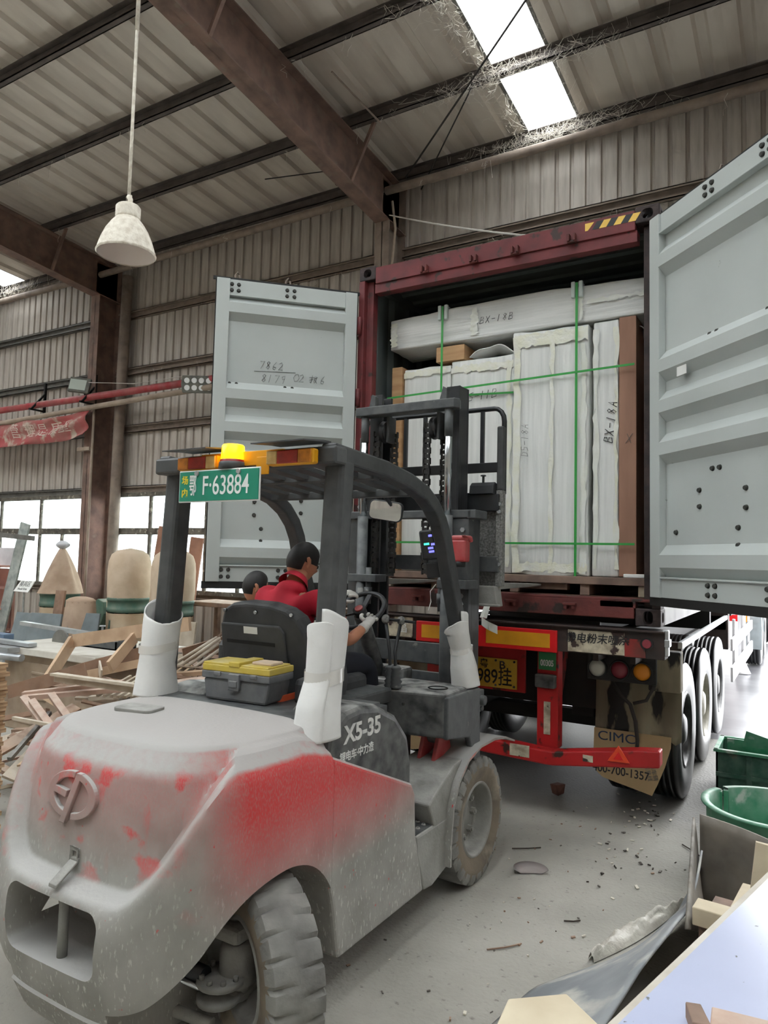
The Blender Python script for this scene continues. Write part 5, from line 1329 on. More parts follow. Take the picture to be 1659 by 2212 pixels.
F('mast_crossbeam', 'fk_steel', (-.40, -.18, .06, .20, 1.685, 1.735)); F('mast_crossbeam', 'fk_steel', (.27, .47, .06, .24, 1.665, 1.72))
mb = MB(); mb.box(.28,.45,.13,.21,1.72,2.1); mb.build('mast_gusset', 'fk_steel', fk, bevel=.005)
mb = MB()
for x, z in ((.40,1.62),(.40,1.57),(.41,2.03),(.36,1.95)): mb.cyl((x,.14,z),(x,.12,z),.017,.016,6,smooth=False)
mb.build('mast_bolts', 'alu', fk)
for x0, z0 in ((-.26,1.62),(.28,1.60)): mb = MB(); mb.cyl((x0,.10,z0-.08),(x0,.10,z0+.16),.02); mb.cyl((x0,.10,z0-.03),(x0,.10,z0+.03),.03,.03,6); mb.build('chain_anchor', 'fk_steel', fk)
# chains over their sheaves
def chain(x, y, z0, z1):
    mb = MB(); n = int((z1-z0)/.034)
    for k in range(n):
        z = z0 + .034*k; mb.box(x-.017, x+.017, y-.006, y+.006, z, z+.024); wdt = .026 if k % 2 else .02
        mb.box(x-wdt, x-wdt+.006, y-.011, y+.011, z-.006, z+.034); mb.box(x+wdt-.006, x+wdt, y-.011, y+.011, z-.006, z+.034)
    mb.build('lift_chain', 'chain', fk)
for x in (-.25, -.165): chain(x, .15 if x < -.2 else .24, 1.75, 2.72)
for x in (.135, .215): chain(x, .15 if x < .2 else .24, 1.75, 2.74)
for x in (-.205, .175):
    mb = MB(); mb.lathe([(.0,-.02),(.03,-.02),(.075,-.02),(.075,-.012),(.062,-.01),(.062,.01),(.075,.012),(.075,.02),(0,.02)], (x,.20,2.70), 'x', 28); mb.build('chain_sheave', 'fk_blackgloss', fk)
    mb = MB(); mb.box(x+.025, x+.045, .15, .25, 2.62, 2.80); mb.build('sheave_bracket', 'fk_black', fk, bevel=.006)
for x in (-.27, .265): mb = MB(); mb.prism([(x-.02,2.855),(x+.03,2.855),(x+.03,2.93),(x+.005,2.945)], 'y', .10, .14); mb.build('crosshead_horn', 'fk_steel', fk)
# carriage and load backrest
F('carriage_bar', 'fk_blackgloss', (-.54, .54, .38, .44, 2.165, 2.275)); F('carriage_bar', 'fk_steel', (-.54, .54, .38, .44, 1.77, 1.87))
for k in range(13): F('carriage_notch', 'fk_blackgloss', (-.50 + .078*k, -.445 + .078*k, .40, .44, 2.275, 2.288), bevel=0)
for sx in (-1, 1):
    F('carriage_plate', 'fk_black', (min(sx*.24, sx*.29), max(sx*.24, sx*.29), .28, .40, 1.72, 2.30))
    bar = F('backrest_side', 'fk_stone', (min(sx*.515, sx*.56), max(sx*.515, sx*.56), .40, .455, 1.68, 2.30)); F('backrest_side', 'fk_black', (min(sx*.515, sx*.56), max(sx*.515, sx*.56), .40, .455, 2.30, 2.72), bevel=.01)
    for z in (2.21, 2.16, 1.82): mb = MB(); mb.cyl((sx*.54,.40,z),(sx*.54,.385,z),.014,.013,6); mb.build('backrest_bolt', 'alu', fk)
    F('fork_shank', 'fk_stone' if sx > 0 else 'fk_grey_dusty', (min(sx*.37, sx*.50), max(sx*.37, sx*.50), .44, .485, 1.66, 2.24)); 
    mb = MB(); mb.prism([(.44,1.66),(.485,1.70),(1.50,1.675),(1.50,1.665),(.50,1.655)], 'x', min(sx*.37, sx*.50), max(sx*.37, sx*.50)); mb.build('fork', 'fk_grey_dusty', fk, bevel=.004)
    mb = MB(); mb.prism([(.36,2.275),(.47,2.275),(.455,2.34),(.40,2.355),(.37,2.33)], 'x', min(sx*.34, sx*.51), max(sx*.34, sx*.51)); mb.cyl((sx*.42,.41,2.35),(sx*.42,.41,2.40),.008); mb.cyl((sx*.42,.41,2.395),(sx*.42,.41,2.405),.02,.018,12); mb.build('fork_lock', 'fk_blackgloss', fk, bevel=.006)
path = []
for sx in (-1, 1):
    seq = [(sx*.545,.455,2.28),(sx*.545,.455,2.76)] + [(sx*(.545-.07*(1-math.cos(a))), .455, 2.76+.09*math.sin(a)) for a in (.4,.8,1.2,PI/2)]
    path += seq if sx < 0 else seq[::-1]
mb = MB(); mb.tube(path, .017, 6, refup=(0,1,0)); mb.build('backrest_frame', 'fk_blackgloss', fk)
F('backrest_bar', 'fk_blackgloss', (-.54, .54, .44, .47, 2.425, 2.49))
for x in (-.40, -.20, -.045, .25, .39): F('backrest_bar', 'fk_blackgloss', (x-.012, x+.012, .445, .467, 2.49, 2.84), bevel=0)
mb = MB(); mb.prism([(.33,1.55),(.55,1.55),(.53,1.68),(.36,1.68)], 'y', .36, .46); mb.cyl((.28,.34,1.56),(.58,.34,1.56),.008); mb.build('fork_stop', 'fk_grey_dusty', fk, bevel=.01)
# logo and letters on the right upright
mb = MB(); mb.tube([(.40+.038*math.cos(2*PI*k/24), .137, 1.445+.042*math.sin(2*PI*k/24)) for k in range(24)], .004, 4, closed=True); mb.beam((.385,.136,1.38),(.42,.136,1.5),.007,.003); mb.beam((.375,.136,1.445),(.40,.136,1.445),.007,.003); mb.build('mast_logo', 'white_paint', fk)
text('mast_lettering', '中', .085, frame((.398,.1375,1.285), (1,0,0), (0,0,1)), 'white_paint', fk, bold=.001); text('mast_lettering', '力', .085, frame((.398,.1375,1.185), (1,0,0), (0,0,1)), 'white_paint', fk, bold=.001)
# ------------------------------------------------------------------ toolbox, people
FM = Matrix.Translation((FX, FY, 0)) @ Matrix.Rotation(FA, 4, 'Z')
tb = thing('toolbox', 'grey plastic toolbox with a yellow lid on the forklift hood', 'toolbox', FM @ Vector((-.03,-1.30,1.157)), FA + .10); tb.scale = (.82, .95, 1.0)
mb = MB(); mb.prism([(-.215,0),(.20,0),(.225,.10),(-.235,.10)], 'y', -.09, .10); mb.build('box_body', 'toolbox_grey', tb, bevel=.012)
mb = MB(); mb.box(-.24,.235,-.10,.11,.10,.135); mb.box(-.15,-.10,-.108,.11,.115,.135); mb.box(.10,.15,-.108,.11,.115,.135); mb.build('box_rim', 'toolbox_grey', tb, bevel=.006)
mb = MB(); mb.box(-.235,.235,-.10,.11,.135,.165); mb.box(-.235,-.02,-.095,.10,.163,.175); mb.box(.03,.22,-.095,.10,.163,.172); mb.box(-.045,.03,-.105,.10,.16,.185); mb.build('box_lid', 'toolbox_yellow', tb, bevel=.006)
mb = MB(); mb.box(-.04,.035,-.112,-.09,.055,.13); mb.box(-.03,.025,-.118,-.1,.07,.10); mb.build('lid_latch', 'toolbox_grey', tb, bevel=.004)
mb = MB(); mb.box(.06,.20,-.04,.06,.17,.185); mb.build('lid_tray', 'canvas_pale', tb, bevel=.006)

def skin_mesh(name, m, chains, parent, sub=2, ):
    """chains: list of [(point, radius or (rx, ry)), ...]; vertices at equal places are shared so limbs join"""
    vs = []; es = []; rad = []; idx = {}
    for ch in chains:
        prev = None
        for p, r in ch:
            k = tuple(round(c, 4) for c in p)
            if k not in idx: idx[k] = len(vs); vs.append(p); rad.append(r if isinstance(r, tuple) else (r, r))
            if prev is not None: es.append((prev, idx[k]))
            prev = idx[k]
    me = bpy.data.meshes.new(name); me.from_pydata([tuple(v) for v in vs], es, [])
    o = bpy.data.objects.new(name, me); COL.objects.link(o)
    mo = o.modifiers.new('skin', 'SKIN'); mo.use_smooth_shade = True; mo.branch_smoothing = .6
    sv = me.skin_vertices[0].data
    for i, r in enumerate(rad): sv[i].radius = r
    sv[0].use_root = True
    s = o.modifiers.new('sub', 'SUBSURF'); s.levels = s.render_levels = sub
    applied(o); o.data.materials.append(MAT[m])
    for p in o.data.polygons: p.use_smooth = True
    if parent is not None: o.parent = parent
    return o
def head_mesh(c, yaw, pitch):
    """skull with brow, nose, jaw and ears; local -y... faces +y before rotation"""
    M = Matrix.Translation(Vector(c)) @ Matrix.Rotation(yaw, 4, 'Z') @ Matrix.Rotation(pitch, 4, 'X')
    def surf(d, cap=0.0):
        x, y, z = d
        rx, ry, rz = .076, .098, .118
        if z < 0: rx *= 1 - .22*(-z)**1.2; ry *= 1 - .10*(-z)
        p = Vector((rx*x, ry*y, rz*z))
        if y > 0 and z < 0: p.y -= .008*(-z); 
        if y > .6: p.y -= .010*(y-.6)/.4                     # flatten the face
        n = math.exp(-((x/.22)**2 + ((z+.12)/.16)**2)) if y > 0 else 0
        p.y += .022*n                                        # nose
        e = (math.exp(-(((x-.38)/.2)**2 + ((z-.05)/.13)**2)) + math.exp(-(((x+.38)/.2)**2 + ((z-.05)/.13)**2))) if y > 0 else 0
        p.y -= .009*e
        mth = math.exp(-((x/.35)**2 + ((z+.52)/.05)**2)) if y > 0 else 0
        p.y -= .004*mth
        return p
    mb = MB()
    def fn(u, v):
        a = 2*PI*u; b = PI*(v-.5); return M @ surf((math.cos(b)*math.cos(a), math.cos(b)*math.sin(a), math.sin(b)))
    mb.grid(fn, 40, 28, True, True)
    for sx in (-1, 1):
        ear = [(0,0),(.012,.02),(.016,.034),(.006,.04),(-.008,.03),(-.014,.01),(-.012,-.012),(-.004,-.026),(.004,-.024),(.004,-.01)]
        vs = []
        for t, sc in ((.066, .8), (.083, 1.0), (.089, .85)):
            vs += [M @ Vector((sx*t, -.012 - q[0]*sc*1.1, -.005 + q[1]*sc)) for q in ear]
        n = len(ear); mb.add(vs, [[k*n+i, k*n+(i+1) % n, (k+1)*n+(i+1) % n, (k+1)*n+i] for k in range(2) for i in range(n)] + [[2*n+i for i in range(n)]], True)
    hb = MB()
    def hf(u, v):
        a = 2*PI*u; ca = math.sin(a)
        zl = -.28 + .78*max(0, ca)**.7 if ca > -.2 else -.42                 # hairline: forehead high, nape low
        if abs(math.cos(a)) > .75 and ca > -.35: zl = .02
        b0 = math.asin(max(-.95, zl)); b = b0 + (PI/2 - b0)*v
        p = surf((math.cos(b)*math.cos(a), math.cos(b)*math.sin(a), math.sin(b)))
        k = 1 + (.055 + .03*math.sin(b))*min(1, v*5 + .25)
        return M @ (p*k)
    hb.grid(hf, 48, 16, True, True)
    eyes = MB()
    for sx in (-1, 1): eyes.ball(M @ Vector((sx*.029, .078, .006)), .011, 8)
    brow = MB()
    for sx in (-1, 1): brow.tube([M @ Vector((sx*.015,.092,.028)), M @ Vector((sx*.03,.091,.033)), M @ Vector((sx*.048,.080,.027))], .004, 5)
    return mb, hb, eyes, brow
def hand(name, wrist, d, upv, side, m, parent, curl=1.0, glove=True):
    """wrist point, d = forearm direction, upv = back of hand normal, side = +1 when the thumb lies on d x up"""
    d = Vector(d).normalized(); n = Vector(upv); n = (n - d*n.dot(d)).normalized(); s = d.cross(n)*side
    w = Vector(wrist); palm = w + d*.045; kn = w + d*.088
    ch = [[(w - d*.03, (.03,.026)), (w, (.030,.022)), (palm, (.040,.017)), (kn, (.038,.014))]]
    o = skin_mesh(name, m, ch, parent, 2)
    objs = [o]
    for k, (off, L) in enumerate(((.028,.072),(.009,.080),(-.010,.074),(-.028,.058))):
        b = kn + s*off - d*.012; a = .35*curl; p = b; seg = [(p, .0105)]; dr = d.copy()
        for j in range(3):
            ang = (.35 + .55*j)*curl; dr = (d*math.cos(ang) - n*math.sin(ang)).normalized(); p = p + dr*L*(.46, .32, .24)[j]; seg.append((p, (.0098,.0092,.008)[j]))
        objs.append(skin_mesh('finger', m, [seg], o, 1))
    b = w + d*.03 + s*.03; seg = [(b - s*.01, .014), (b + s*.022 + d*.02 - n*.008, .0125), (b + s*.03 + d*.045 - n*.02*curl, .011), (b + s*.024 + d*.066 - n*.03*curl, .009)]
    objs.append(skin_mesh('thumb', m, [seg], o, 1))
    return o

# the driver, leaning forward; coordinates of the forklift
dv = thing('person', 'driver in a red polo shirt and dark trousers seated on the forklift, leaning forward', 'person', (FX, FY, 0), FA)
pel = Vector((-.14,-.88,1.27)); chest = Vector((-.205,-.80,1.535)); neckb = Vector((-.205,-.755,1.685)); nk = Vector((-.212,-.70,1.735))
hd = Vector((-.222,-.655,1.80))
shR = Vector((-.005,-.775,1.61)); shL = Vector((-.41,-.76,1.615)); elR = Vector((.13,-.70,1.385)); wrR = Vector((.115,-.515,1.452))
elL = Vector((-.43,-.52,1.44)); wrL = Vector((-.165,-.40,1.58))
hipR = Vector((-.03,-.86,1.24)); hipL = Vector((-.25,-.86,1.24)); knR = Vector((.07,-.42,1.24)); knL = Vector((-.30,-.42,1.22)); anR = Vector((.06,-.30,.76)); anL = Vector((-.26,-.28,.76))
toeR = anR + Vector((.01,.14,-.07)); toeL = anL + Vector((0,.14,-.07))
mid = pel.lerp(chest, .5)
bd = skin_mesh('body', 'skin', [
    [(pel, (.125,.10)), (mid, (.12,.09)), (chest, (.135,.095)), (neckb, (.07,.06)), (nk, .054), (hd - Vector((0,0,.03)), .055)],
    [(chest, (.135,.095)), (chest.lerp(shR,.7), .06), (shR, .052), (shR.lerp(elR,.5), .044), (elR, .038), (elR.lerp(wrR,.35), .038), (wrR, .026)],
    [(chest, (.135,.095)), (chest.lerp(shL,.7), .06), (shL, .052), (shL.lerp(elL,.5), .044), (elL, .038), (elL.lerp(wrL,.35), .038), (wrL, .026)],
    [(pel, (.125,.10)), (hipR, .078), (hipR.lerp(knR,.5), .07), (knR, .054), (knR.lerp(anR,.3), .052), (anR, .034), (toeR, .03)],
    [(pel, (.125,.10)), (hipL, .078), (hipL.lerp(knL,.5), .07), (knL, .054), (knL.lerp(anL,.3), .052), (anL, .034), (toeL, .03)]], dv)
mb, hb, ey, br = head_mesh(hd, math.radians(-22), math.radians(-18))
h_ = mb.build('head', 'skin', dv); hb.build('hair', 'hair', dv); ey.build('eyes', 'hair', h_); br.build('eyebrows', 'hair', h_)
skin_mesh('shirt', 'shirt_red', [
    [(pel + Vector((0,-.01,-.02)), (.155,.115)), (mid + Vector((0,-.02,0)), (.165,.115)), (chest + Vector((-.01,-.01,.0)), (.185,.115)), (chest.lerp(neckb,.62), (.15,.10)), (neckb + Vector((0,-.005,.03)), (.078,.07))],
    [(chest + Vector((-.01,-.01,.0)), (.185,.115)), (chest.lerp(shR,.75) + Vector((0,0,.005)), (.10,.09)), (shR, .085), (shR.lerp(elR,.45), .078), (shR.lerp(elR,.78), .07)],
    [(chest + Vector((-.01,-.01,.0)), (.185,.115)), (chest.lerp(shL,.75) + Vector((0,0,.005)), (.10,.09)), (shL, .085), (shL.lerp(elL,.45), .075), (shL.lerp(elL,.78), .068)]], dv)
mb = MB(); cq = neckb.lerp(nk, .30); ax = (nk - neckb).normalized(); q = ax.to_track_quat('Z', 'Y').to_matrix().to_4x4()
mb.lathe([(.088,-.030),(.076,.0),(.066,.022),(.060,.021),(.064,-.01)], (0,0,0), 'z', 28, M=Matrix.Translation(cq) @ q); mb.build('collar', 'shirt_red', dv)
skin_mesh('trousers', 'trousers', [
    [(pel + Vector((0,0,.05)), (.145,.115)), (pel, (.15,.12)), (hipR, .095), (hipR.lerp(knR,.5), .086), (knR, .072), (knR.lerp(anR,.3), .066), (knR.lerp(anR,.9), .055)],
    [(pel, (.15,.12)), (hipL, .095), (hipL.lerp(knL,.5), .086), (knL, .072), (knL.lerp(anL,.3), .066), (knL.lerp(anL,.9), .055)]], dv)
for a, t in ((anR, toeR), (anL, toeL)): skin_mesh('shoe', 'shoe', [[(a + Vector((0,-.03,-.03)), .045), (a.lerp(t,.5) + Vector((0,0,-.02)), .045), (t + Vector((0,.03,-.01)), .036)]], dv)
hand('glove', wrR + (wrR-elR).normalized()*.02, (wrR-elR) + Vector((0,.0,.05)), (.5,-.1,.85), -1, 'glove', dv, .9)
hand('glove', wrL, (wrL-elL) + Vector((-.02,.05,.06)), (.25,-.35,.9), 1, 'glove', dv, 1.1)
for a, b_ in ((elR, wrR), (elL, wrL)): skin_mesh('glove_cuff', 'glove', [[(a.lerp(b_,.72), .034), (a.lerp(b_,1.0), .033), (b_ + (b_-a).normalized()*.02, .030)]], dv)
# the second man, standing beyond the forklift; mostly hidden
p2 = thing('person', 'man with short black hair standing behind the forklift seat, only his head showing', 'person', (-1.29, -1.13, 0)); p2.scale = (.95, .95, .95)
V = Vector; up_ = V((0,0,1.45)); 
skin_mesh('body', 'skin', [[(V((0,0,.98)), (.13,.10)), (V((0,0,1.2)), (.125,.09)), (V((0,0,1.42)), (.14,.09)), (V((0,0,1.52)), .06), (V((0,.01,1.62)), .055)],
    [(V((0,0,1.42)), (.14,.09)), (V((.19,0,1.42)), .05), (V((.23,.0,1.14)), .04), (V((.22,.1,.9)), .03)], [(V((0,0,1.42)), (.14,.09)), (V((-.19,0,1.42)), .05), (V((-.23,0,1.14)), .04), (V((-.22,.1,.9)), .03)],
    [(V((0,0,.98)), (.13,.10)), (V((.1,0,.9)), .08), (V((.1,.02,.5)), .058), (V((.1,0,.1)), .036), (V((.1,.13,.04)), .03)], [(V((0,0,.98)), (.13,.10)), (V((-.1,0,.9)), .08), (V((-.1,.02,.5)), .058), (V((-.1,0,.1)), .036), (V((-.1,.13,.04)), .03)]], p2)
mb, hb, ey, br = head_mesh(V((0,.01,1.70)), math.radians(-38), math.radians(-6)); h_ = mb.build('head', 'skin', p2); hb.build('hair', 'hair', p2); ey.build('eyes', 'hair', h_); br.build('eyebrows', 'hair', h_)
skin_mesh('shirt', 'dark_shirt', [[(V((0,0,.95)), (.16,.12)), (V((0,0,1.2)), (.15,.11)), (V((0,0,1.42)), (.17,.11)), (V((0,0,1.49)), (.075,.07))], [(V((0,0,1.42)), (.17,.11)), (V((.19,0,1.42)), .068), (V((.22,0,1.2)), .056)], [(V((0,0,1.42)), (.17,.11)), (V((-.19,0,1.42)), .068), (V((-.22,0,1.2)), .056)]], p2)
skin_mesh('trousers', 'trousers', [[(V((0,0,1.0)), (.15,.12)), (V((.1,0,.88)), .098), (V((.1,.02,.5)), .075), (V((.1,0,.12)), .06)], [(V((0,0,1.0)), (.15,.12)), (V((-.1,0,.88)), .098), (V((-.1,.02,.5)), .075), (V((-.1,0,.12)), .06)]], p2)
for sx in (-1, 1):
    skin_mesh('shoe', 'shoe', [[(V((sx*.1,-.04,.05)), .045), (V((sx*.1,.08,.045)), .045), (V((sx*.1,.17,.04)), .036)]], p2)
    hand('hand', V((sx*.22,.1,.9)), (0,.05,-1), (sx,0,0), sx, 'skin', p2, .5)
# ------------------------------------------------------------------ workshop at the left
def plank(p, q, wd, ht, m, roll, label, group=None, name='wood_plank', cat='plank'):
    mb = MB(); mb.beam((0,0,0), Vector(q) - Vector(p), wd, ht, roll); o = mb.build(name, m); o.location = p
    return tag(o, label, cat, group)
G = 'planks in the scrap wood heap'
plank((-3.99,-.58,.99), (-2.55,-.5,1.24), .03, .12, 'wood_tan', .0, 'wide tan board sloping up to the left felt-wrapped post', G)
plank((-3.99,-.6,.985), (-3.66,-1.10,.66), .03, .12, 'wood_tan', .2, 'tan board leaning down from the left end of the sloping board', G)
plank((-3.17,-.56,1.08), (-3.0,-.95,.88), .03, .10, 'wood_tan', .2, 'short tan cross board joining the sloping tan boards', G)
plank((-3.06,-1.41,.85), (-1.50,-1.27,.84), .03, .07, 'wood_pale', .0, 'long pale batten lying across the top of the scrap heap', G)
plank((-3.06,-1.44,.875), (-1.6,-1.31,.872), .045, .02, 'wood_pale', .0, 'thin pale strip on top of the long pale batten', G)
plank((-3.28,-1.53,.71), (-2.6,-1.14,.82), .05, .035, 'wood_pink', .1, 'pink-brown batten at the top left of the scrap frame', G)
plank((-3.24,-1.56,.69), (-2.4,-1.12,.80), .05, .035, 'wood_pink', .1, 'second pink-brown batten just below the first in the scrap frame', G)
plank((-3.2,-1.58,.70), (-2.76,-1.68,.56), .05, .035, 'wood_pink', .3, 'leftmost short pink leg of the scrap frame', G)
plank((-3.03,-1.62,.70), (-2.49,-1.75,.52), .05, .035, 'wood_pink', .3, 'middle pink leg of the scrap frame', G)
plank((-3.0,-1.48,.73), (-2.58,-1.58,.57), .05, .035, 'wood_pink', .3, 'rightmost pink leg of the scrap frame', G)
plank((-3.78,-1.35,.64), (-3.2,-1.03,.85), .02, .11, 'wood_brown', .0, 'brown board rising behind the pink frame', G)
plank((-3.59,-.9,.76), (-2.9,-.5,1.0), .02, .12, 'wood_brown', .0, 'brown drawer side standing on edge in the heap', G)
plank((-3.56,-.98,.72), (-2.9,-.62,.90), .02, .07, 'wood_tan', .0, 'tan drawer front lying in the heap', G)
plank((-3.3,-.82,.85), (-3.1,-.95,.80), .015, .09, 'wood_pale', .0, 'small pale end board of the drawer in the heap', G)
plank((-2.9,-.5,1.0), (-2.7,-.66,.93), .02, .12, 'wood_brown', .0, 'short brown end of the drawer in the heap', G)
for k, (a, b) in enumerate((((-2.98,-.31,.81),(-3.02,.33,1.02)), ((-2.96,-.30,.77),(-2.99,.35,.99)), ((-2.87,-.36,.74),(-2.94,.27,.97)), ((-2.90,-.33,.79),(-2.95,.30,1.02)), ((-2.84,-.33,.72),(-2.90,.28,.93)))):
    mb = MB(); d_ = Vector(b) - Vector(a); mb.cyl((0,0,0), d_, .016, .016, 8); o = mb.build('pale_stick', 'wood_pale'); o.location = a; tag(o, 'thin pale round stick in the bundle beside the toolbox', 'stick', 'bundle of pale sticks')
plank((-3.25,.11,.85), (-2.9,.8,1.04), .02, .14, 'wood_brown', .2, 'brown board lying beyond the bundle of sticks', G)
plank((-2.55,-.6,.66), (-2.75,.1,.80), .12, .02, 'wood_tan', .5, 'broad tan offcut behind the toolbox', G)
plank((-2.46,-.82,.77), (-2.2,-.1,.80), .10, .02, 'wood_pink', .3, 'broad pink offcut behind the toolbox', G)
plank((-2.3,-.92,.70), (-1.95,-.2,.74), .08, .03, 'wood_pink', .0, 'pink batten right of the broad pink offcut', G)
for k in range(7):
    mb = MB(); a = Vector((-2.78 + .055*k, -1.23 + .02*k, .71)); mb.beam((0,0,0), (-.24,.52,.06), .022, .022); o = mb.build('pale_stick', 'wood_pale'); o.location = a
    tag(o, 'thin square pale stick laid in a row on the heap', 'stick', 'row of pale square sticks')
plank((-3.06,-1.74,.59), (-2.25,-1.72,.60), .03, .022, 'wood_pale', .0, 'thin pale lath at the left below the pink frame', G)
plank((-2.8,-1.92,.37), (-3.05,-1.45,.58), .03, .03, 'grey_steel', .0, 'thin grey bar leaning at the left foot of the heap', G)
plank((-2.75,-1.95,.25), (-3.0,-1.40,.48), .10, .02, 'wood_pale', .4, 'pale grey-white board leaning at the left foot of the heap', G)
plank((-3.3,-1.7,.30), (-3.2,-1.1,.55), .14, .02, 'wood_brown', .2, 'brown board low at the left of the heap', G)
rnd = random.Random(11); mats = ['wood_pink','wood_brown','wood_pale','wood_tan','wood_brown','wood_pink','wood_pale','wood_brown']
for k in range(165):
    u = rnd.random(); cx = rnd.uniform(-4.4, -1.75); cy = rnd.uniform(-1.75, 1.0) + .12*(cx + 3)
    if k > 95: cx = rnd.uniform(-3.3, -2.0); cy = rnd.uniform(-.9, .5)
    hmax = .78 - .22*abs(cx + 2.9) - .10*max(0, cy)
    if cy < -1.35: hmax -= .25
    z = rnd.uniform(.05, max(.12, hmax)) if k <= 95 else rnd.uniform(.45, .82); L_ = rnd.uniform(.45, 1.35); an = rnd.gauss(.35, .8); tl = rnd.gauss(0, .16)
    d_ = Vector((math.cos(an)*math.cos(tl), math.sin(an)*math.cos(tl), math.sin(tl)))*L_
    a = Vector((cx, cy, z)) - d_/2; a.z = max(.03, a.z)
    if a.z + d_.z < .03: d_.z = .03 - a.z
    if a.x < -4.35 or a.x + d_.x < -4.35 or max(a.x, a.x + d_.x) > -1.45: continue
    if min(a.x, a.x + d_.x) < -3.62 and max(a.y, a.y + d_.y) > -.62: continue
    mk = rnd.choice(mats)
    plank(a, a + d_, rnd.uniform(.03,.14), rnd.uniform(.012,.04), mk, rnd.uniform(-.5,.5), '%s loose offcut %s of the scrap heap, %s' % ({'wood_pink':'pinkish','wood_brown':'dark brown','wood_pale':'pale','wood_tan':'tan','wood_rust':'rust-coloured'}[mk], 'at the left end' if cx < -3.4 else 'in the middle' if cx < -2.5 else 'at the toolbox end', 'low in the pile' if z < .35 else 'near the top'), 'loose offcuts in the scrap heap', 'wood_offcut', 'offcut')

# plywood stack at the left edge
ps = thing('plywood_stack', 'tall stack of plywood sheets at the left edge', 'plywood', (-2.39, -3.2, 0))
rnd = random.Random(5)
sm_ = []
for q in range(3):
    mb = MB(); mb.box(-.56, .56, -.62, .62, 0, .0225); me = mb.mesh('plywood_sheet'); me.materials.append(MAT['ply_edge']); sm_.append(me)
for k in range(48):
    o = bpy.data.objects.new('plywood_sheet', sm_[k % 3]); COL.objects.link(o); o.parent = ps
    o.location = (rnd.uniform(-.012,.012), rnd.uniform(-.012,.012), .06 + .0238*k); o.rotation_euler = (0, 0, rnd.uniform(-.006,.006))
for x in (-.4, .4): mb = MB(); mb.box(x-.05, x+.05, -.6, .6, 0, .06); mb.build('bearer', 'wood_old', ps)

# saw bench
sb = thing('saw_bench', 'dusty tan sliding table saw with a white top', 'saw', (-4.75, -.15, 0))
mb = MB(); mb.box(-.62, 1.05, -.40, .75, .78, .85); mb.build('table_top', 'table_white', sb, bevel=.008)
mb = MB(); mb.box(-.50, .95, -.33, .68, 0, .78); cb = mb.build('cabinet', 'machine_tan', sb, bevel=.01)
mb = MB(); mb.box(-.3, .45, -.338, -.33, .08, .7); mb.build('cabinet_door', 'machine_tan', cb, bevel=.006)
for k in range(6): mb = MB(); mb.box(-.0, .25, -.352, -.336, .34 + .05*k, .365 + .05*k); mb.build('louvre', 'machine_tan', cb, bevel=.006)
mb = MB(); mb.cyl((-.9,-.78,.80),(.25,-.62,.80),.035); mb.build('guide_tube', 'alu', sb)
mb = MB(); mb.box(-1.6,-.1,-.55,-.42,.80,.86); mb.box(-1.6,.0,-.40,-.30,.86,.90); mb.build('sliding_carriage', 'alu', sb, bevel=.004)
mb = MB(); mb.beam((-1.7,.62,.93),(.5,.30,.93),.07,.05); mb.build('rip_fence', 'alu', sb, bevel=.004)
mb = MB(); mb.box(.25,.32,.22,.30,.85,1.0); mb.cyl((.285,.26,1.0),(.285,.26,1.05),.012); mb.cyl((.285,.26,1.045),(.285,.26,1.06),.035,.03,10); mb.build('fence_clamp', 'alu', sb, bevel=.004)
mb = MB(); mb.box(.0,.1,.3,.36,.9,.97); mb.build('fence_block', 'alu', sb, bevel=.004)
mb = MB(); mb.cyl((-.2,.1,.85),(-.2,.115,.85),.14,.14,24); mb.build('saw_blade', 'grey_steel', sb)
mb = MB(); mb.box(-1.6,-.75,-.2,-.08,.86,.92); mb.build('blue_stop_bar', 'blue_tool', sb, bevel=.004)
tray = thing('steel_tray', 'low black steel tray of grit standing on the saw bench', 'tray', (-4.35, .02, .852))
mb = MB(); mb.box(-.38,.38,-.13,.13,0,.012); mb.box(-.38,.38,-.13,-.118,0,.085); mb.box(-.38,.38,.118,.13,0,.085); mb.box(-.38,-.368,-.13,.13,0,.085); mb.box(.368,.38,-.13,.13,0,.085); mb.build('tray_shell', 'fk_steel', tray)
mb = MB(); rr = random.Random(2); mb.grid(lambda u, v: (-.36+.72*u, -.115+.23*v, .05 + .03*mnoise.noise(Vector((u*6, v*3, 1)))), 20, 8); mb.build('grit', 'fk_caked', tray)

